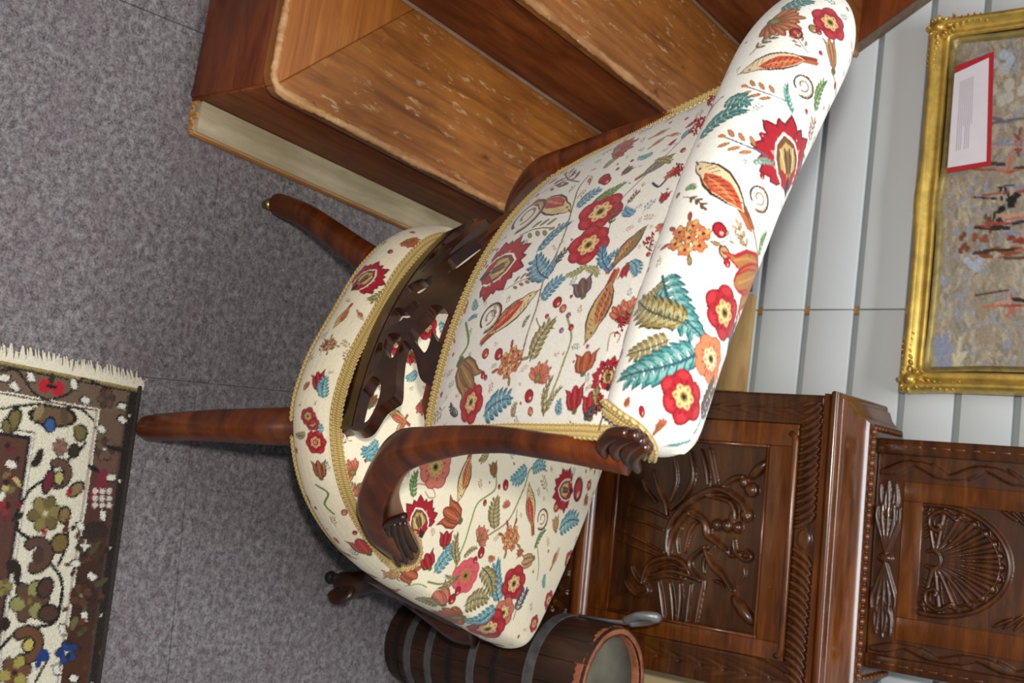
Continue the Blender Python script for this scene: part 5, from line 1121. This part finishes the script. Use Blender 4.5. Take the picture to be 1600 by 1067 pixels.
roll.fill(500, seed=3, rmin=.006, rmax=.014)
ro = roll.build('top_roll', M['print'], chair); ro['label'] = 'padded cream floral top roll of the back'
# end discs of the roll are closed by the rounding; gimp over the carved scroll
rx_, ry_, rd_ = proj(G(PR)); RN = np.cross(np.gradient(PR, axis=0), np.gradient(PR, axis=1)); RN /= np.linalg.norm(RN, axis=2)[..., None]+1e-12
RN *= np.sign(np.sum(RN*(PR-np.array([-.05, -.1, .868])), -1))[..., None]
gl = []; gd2 = []
for px, py in catmull(np.array([(950, 636), (968, 650), (988, 662), (1006, 678), (1016, 698), (1012, 716)], float), 6):
    e = (rx_-px)**2+(ry_-py)**2+(rd_-rd_.min())*60; i = np.unravel_index(np.argmin(e), e.shape); gl.append(PR[i]); gd2.append(RN[i])
gl = np.array(gl); gd2 = np.array(gd2); k5 = np.ones(5)/5
for q in range(3): gl[2:-2, q] = np.convolve(gl[:, q], k5, 'valid'); gd2[2:-2, q] = np.convolve(gd2[:, q], k5, 'valid')
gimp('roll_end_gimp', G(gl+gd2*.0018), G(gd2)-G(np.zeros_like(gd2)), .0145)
# seam cord with red thread knots where roll meets panel
sa = np.linspace(aL(.82)+.004, aR(.82)-.004, 140); sz2 = .869-.0595*(.82-.55*sa)*.93; sm = bk(sa, sz2, .0135); sm[:, 2] += .0008*np.sin(sa*140)
v, f = sweep_vf(G(sm), .0014, .0014, (0, 0, 1), 6, 2); mesh_obj('seam_cord', v, f, plain('tan_seam_cord', '#6f5a44', .8, 0, .3, 200, .2), chair)
kn = []
for c in (.196, .165, .12, .112, .02, -.075, -.14, -.152, -.19):
    for q in range(14):
        p = bk(np.array(c+random.uniform(-.009, .009)), np.array(.866-.0595*(.82-.55*c)+random.uniform(-.006, .004)), .0145+random.uniform(0, .003)); p2 = p+np.array([random.uniform(-.004, .004), -.001, random.uniform(-.004, .004)]); pm = (p+p2)/2+np.array([0, -.0025, 0])
        kn.append(sweep_vf(G(catmull(np.array([p, pm, p2]), 3)), .0011, .0011, (.3, .2, .9), 5, 2))
v, f = merge(kn); put(mesh_obj('red_stitching', v, f, M['red_thread'], chair), kind='stuff')
# ---- upholstered inside back (faces the sitter)
zi = np.linspace(.40, .90, 90); si = np.linspace(0, 1, 120); IP = np.zeros((90, 120, 3)); IU = np.zeros((90, 120)); IV = np.zeros((90, 120))
for i, z in enumerate(zi):
    zz_ = max(z, .56); r0, l0 = aR(zz_)-.004, aL(zz_)+.004; a = l0+(r0-l0)*si; ed = np.minimum(np.minimum(si, 1-si)*.4, min(z-.54, .92-z)+.001); IP[i] = bk(a, np.full(a.shape, max(z, .545)), -.022); IP[i, :, 1] += .004+.032*(1-np.exp(-np.clip(ed, 0, 1)/.03)); IU[i] = a; IV[i] = z
ins = Cloth(G(IP[30:]), IU[30:], IV[30:], '#e6dfd0'); ins.fill(300, seed=21); ins.build('inside_back', M['print'], chair)
# ---- legs
def leg(name, pts, w, h, mat=M['mahogany'], ref=tuple(FW3), label=None, power=2.8):
    v, f = sweep_vf(G(catmull(np.array(pts), 8)), w, h, ref, 16, power); o = mesh_obj(name, v, f, mat, chair)
    if label: o['label'] = label
    return o
def castor(p, par, r=.0075, mt='brass'):
    c = G(np.array(p)); prof_ = [(.001, -r), (r*.7, -r*.7), (r, 0), (r*.7, r*.7), (.001, r)]
    v, f = merge([lathe_vf(prof_, c+np.array([0, 0, r]), 16), lathe_vf([(.003, r*1.6), (.0085, r*1.7), (.0095, r*2.6), (.003, r*2.8)], c, 16)]); mesh_obj('castor', v, f, M[mt], par)
rl = leg('rear_leg', [(-.104, .048, .285), (-.115, .046, .25), (-.138, .042, .20), (-.166, .030, .14), (-.191, .014, .08), (-.202, -.003, .030), (-.202, -.006, .018)], [.046, .044, .041, .038, .036, .033, .028], [.046, .044, .041, .038, .036, .033, .028])
castor((-.197, -.013, 0), rl)
rl = leg('rear_leg', [(.142, .066, .285), (.154, .050, .255), (.170, .030, .22), (.180, .020, .16), (.188, .015, .10), (.196, .013, .04), (.197, .014, .018)], [.046, .045, .043, .040, .036, .033, .030], [.046, .045, .043, .040, .036, .033, .030])
castor((.197, .018, 0), rl)
for sg in (1, -1):
    q = lambda a, b, z: (a if sg > 0 else -(a+.01), b, z)
    fl = leg('front_leg', [q(.196, .535, .270), q(.201, .528, .245), q(.193, .509, .21), q(.183, .492, .165), q(.178, .478, .125), q(.182, .468, .095), q(.194, .463, .070), q(.198, .461, .048), q(.197, .460, .034)], [.058, .057, .052, .044, .038, .035, .036, .036, .028], [.058, .057, .052, .044, .038, .035, .036, .034, .028], M['fret_wood'])
    sp = [q(.206+.017*(1-k*.085)*math.cos(t)+.006, .452, .058+.017*(1-k*.085)*math.sin(t)) for k, t in enumerate(np.linspace(-1.2, 5.6, 12))]
    v, f = sweep_vf(G(catmull(np.array(sp), 4)), .028, [.013, .012, .010, .008, .006], tuple(FW3), 10, 2.4); mesh_obj('scroll_toe', v, f, M['fret_wood'], fl)
    castor(q(.194, .460, 0), fl, .011, 'hoop_dark')
    kb = []
    for k in range(5):
        p = q(.214-.004*k, .512-.012*k+.01, .255-.02*k); kb.append(sweep_vf(G(catmull(np.array([p, (p[0]+.006*sg, p[1]-.010, p[2]-.010), (p[0]+.003*sg, p[1]-.014, p[2]-.026)]), 4)), [.004, .009, .003], [.004, .009, .003], tuple(FW3), 8, 2))
    v, f = merge(kb); mesh_obj('knee_carving', v, f, M['fret_wood'], fl)
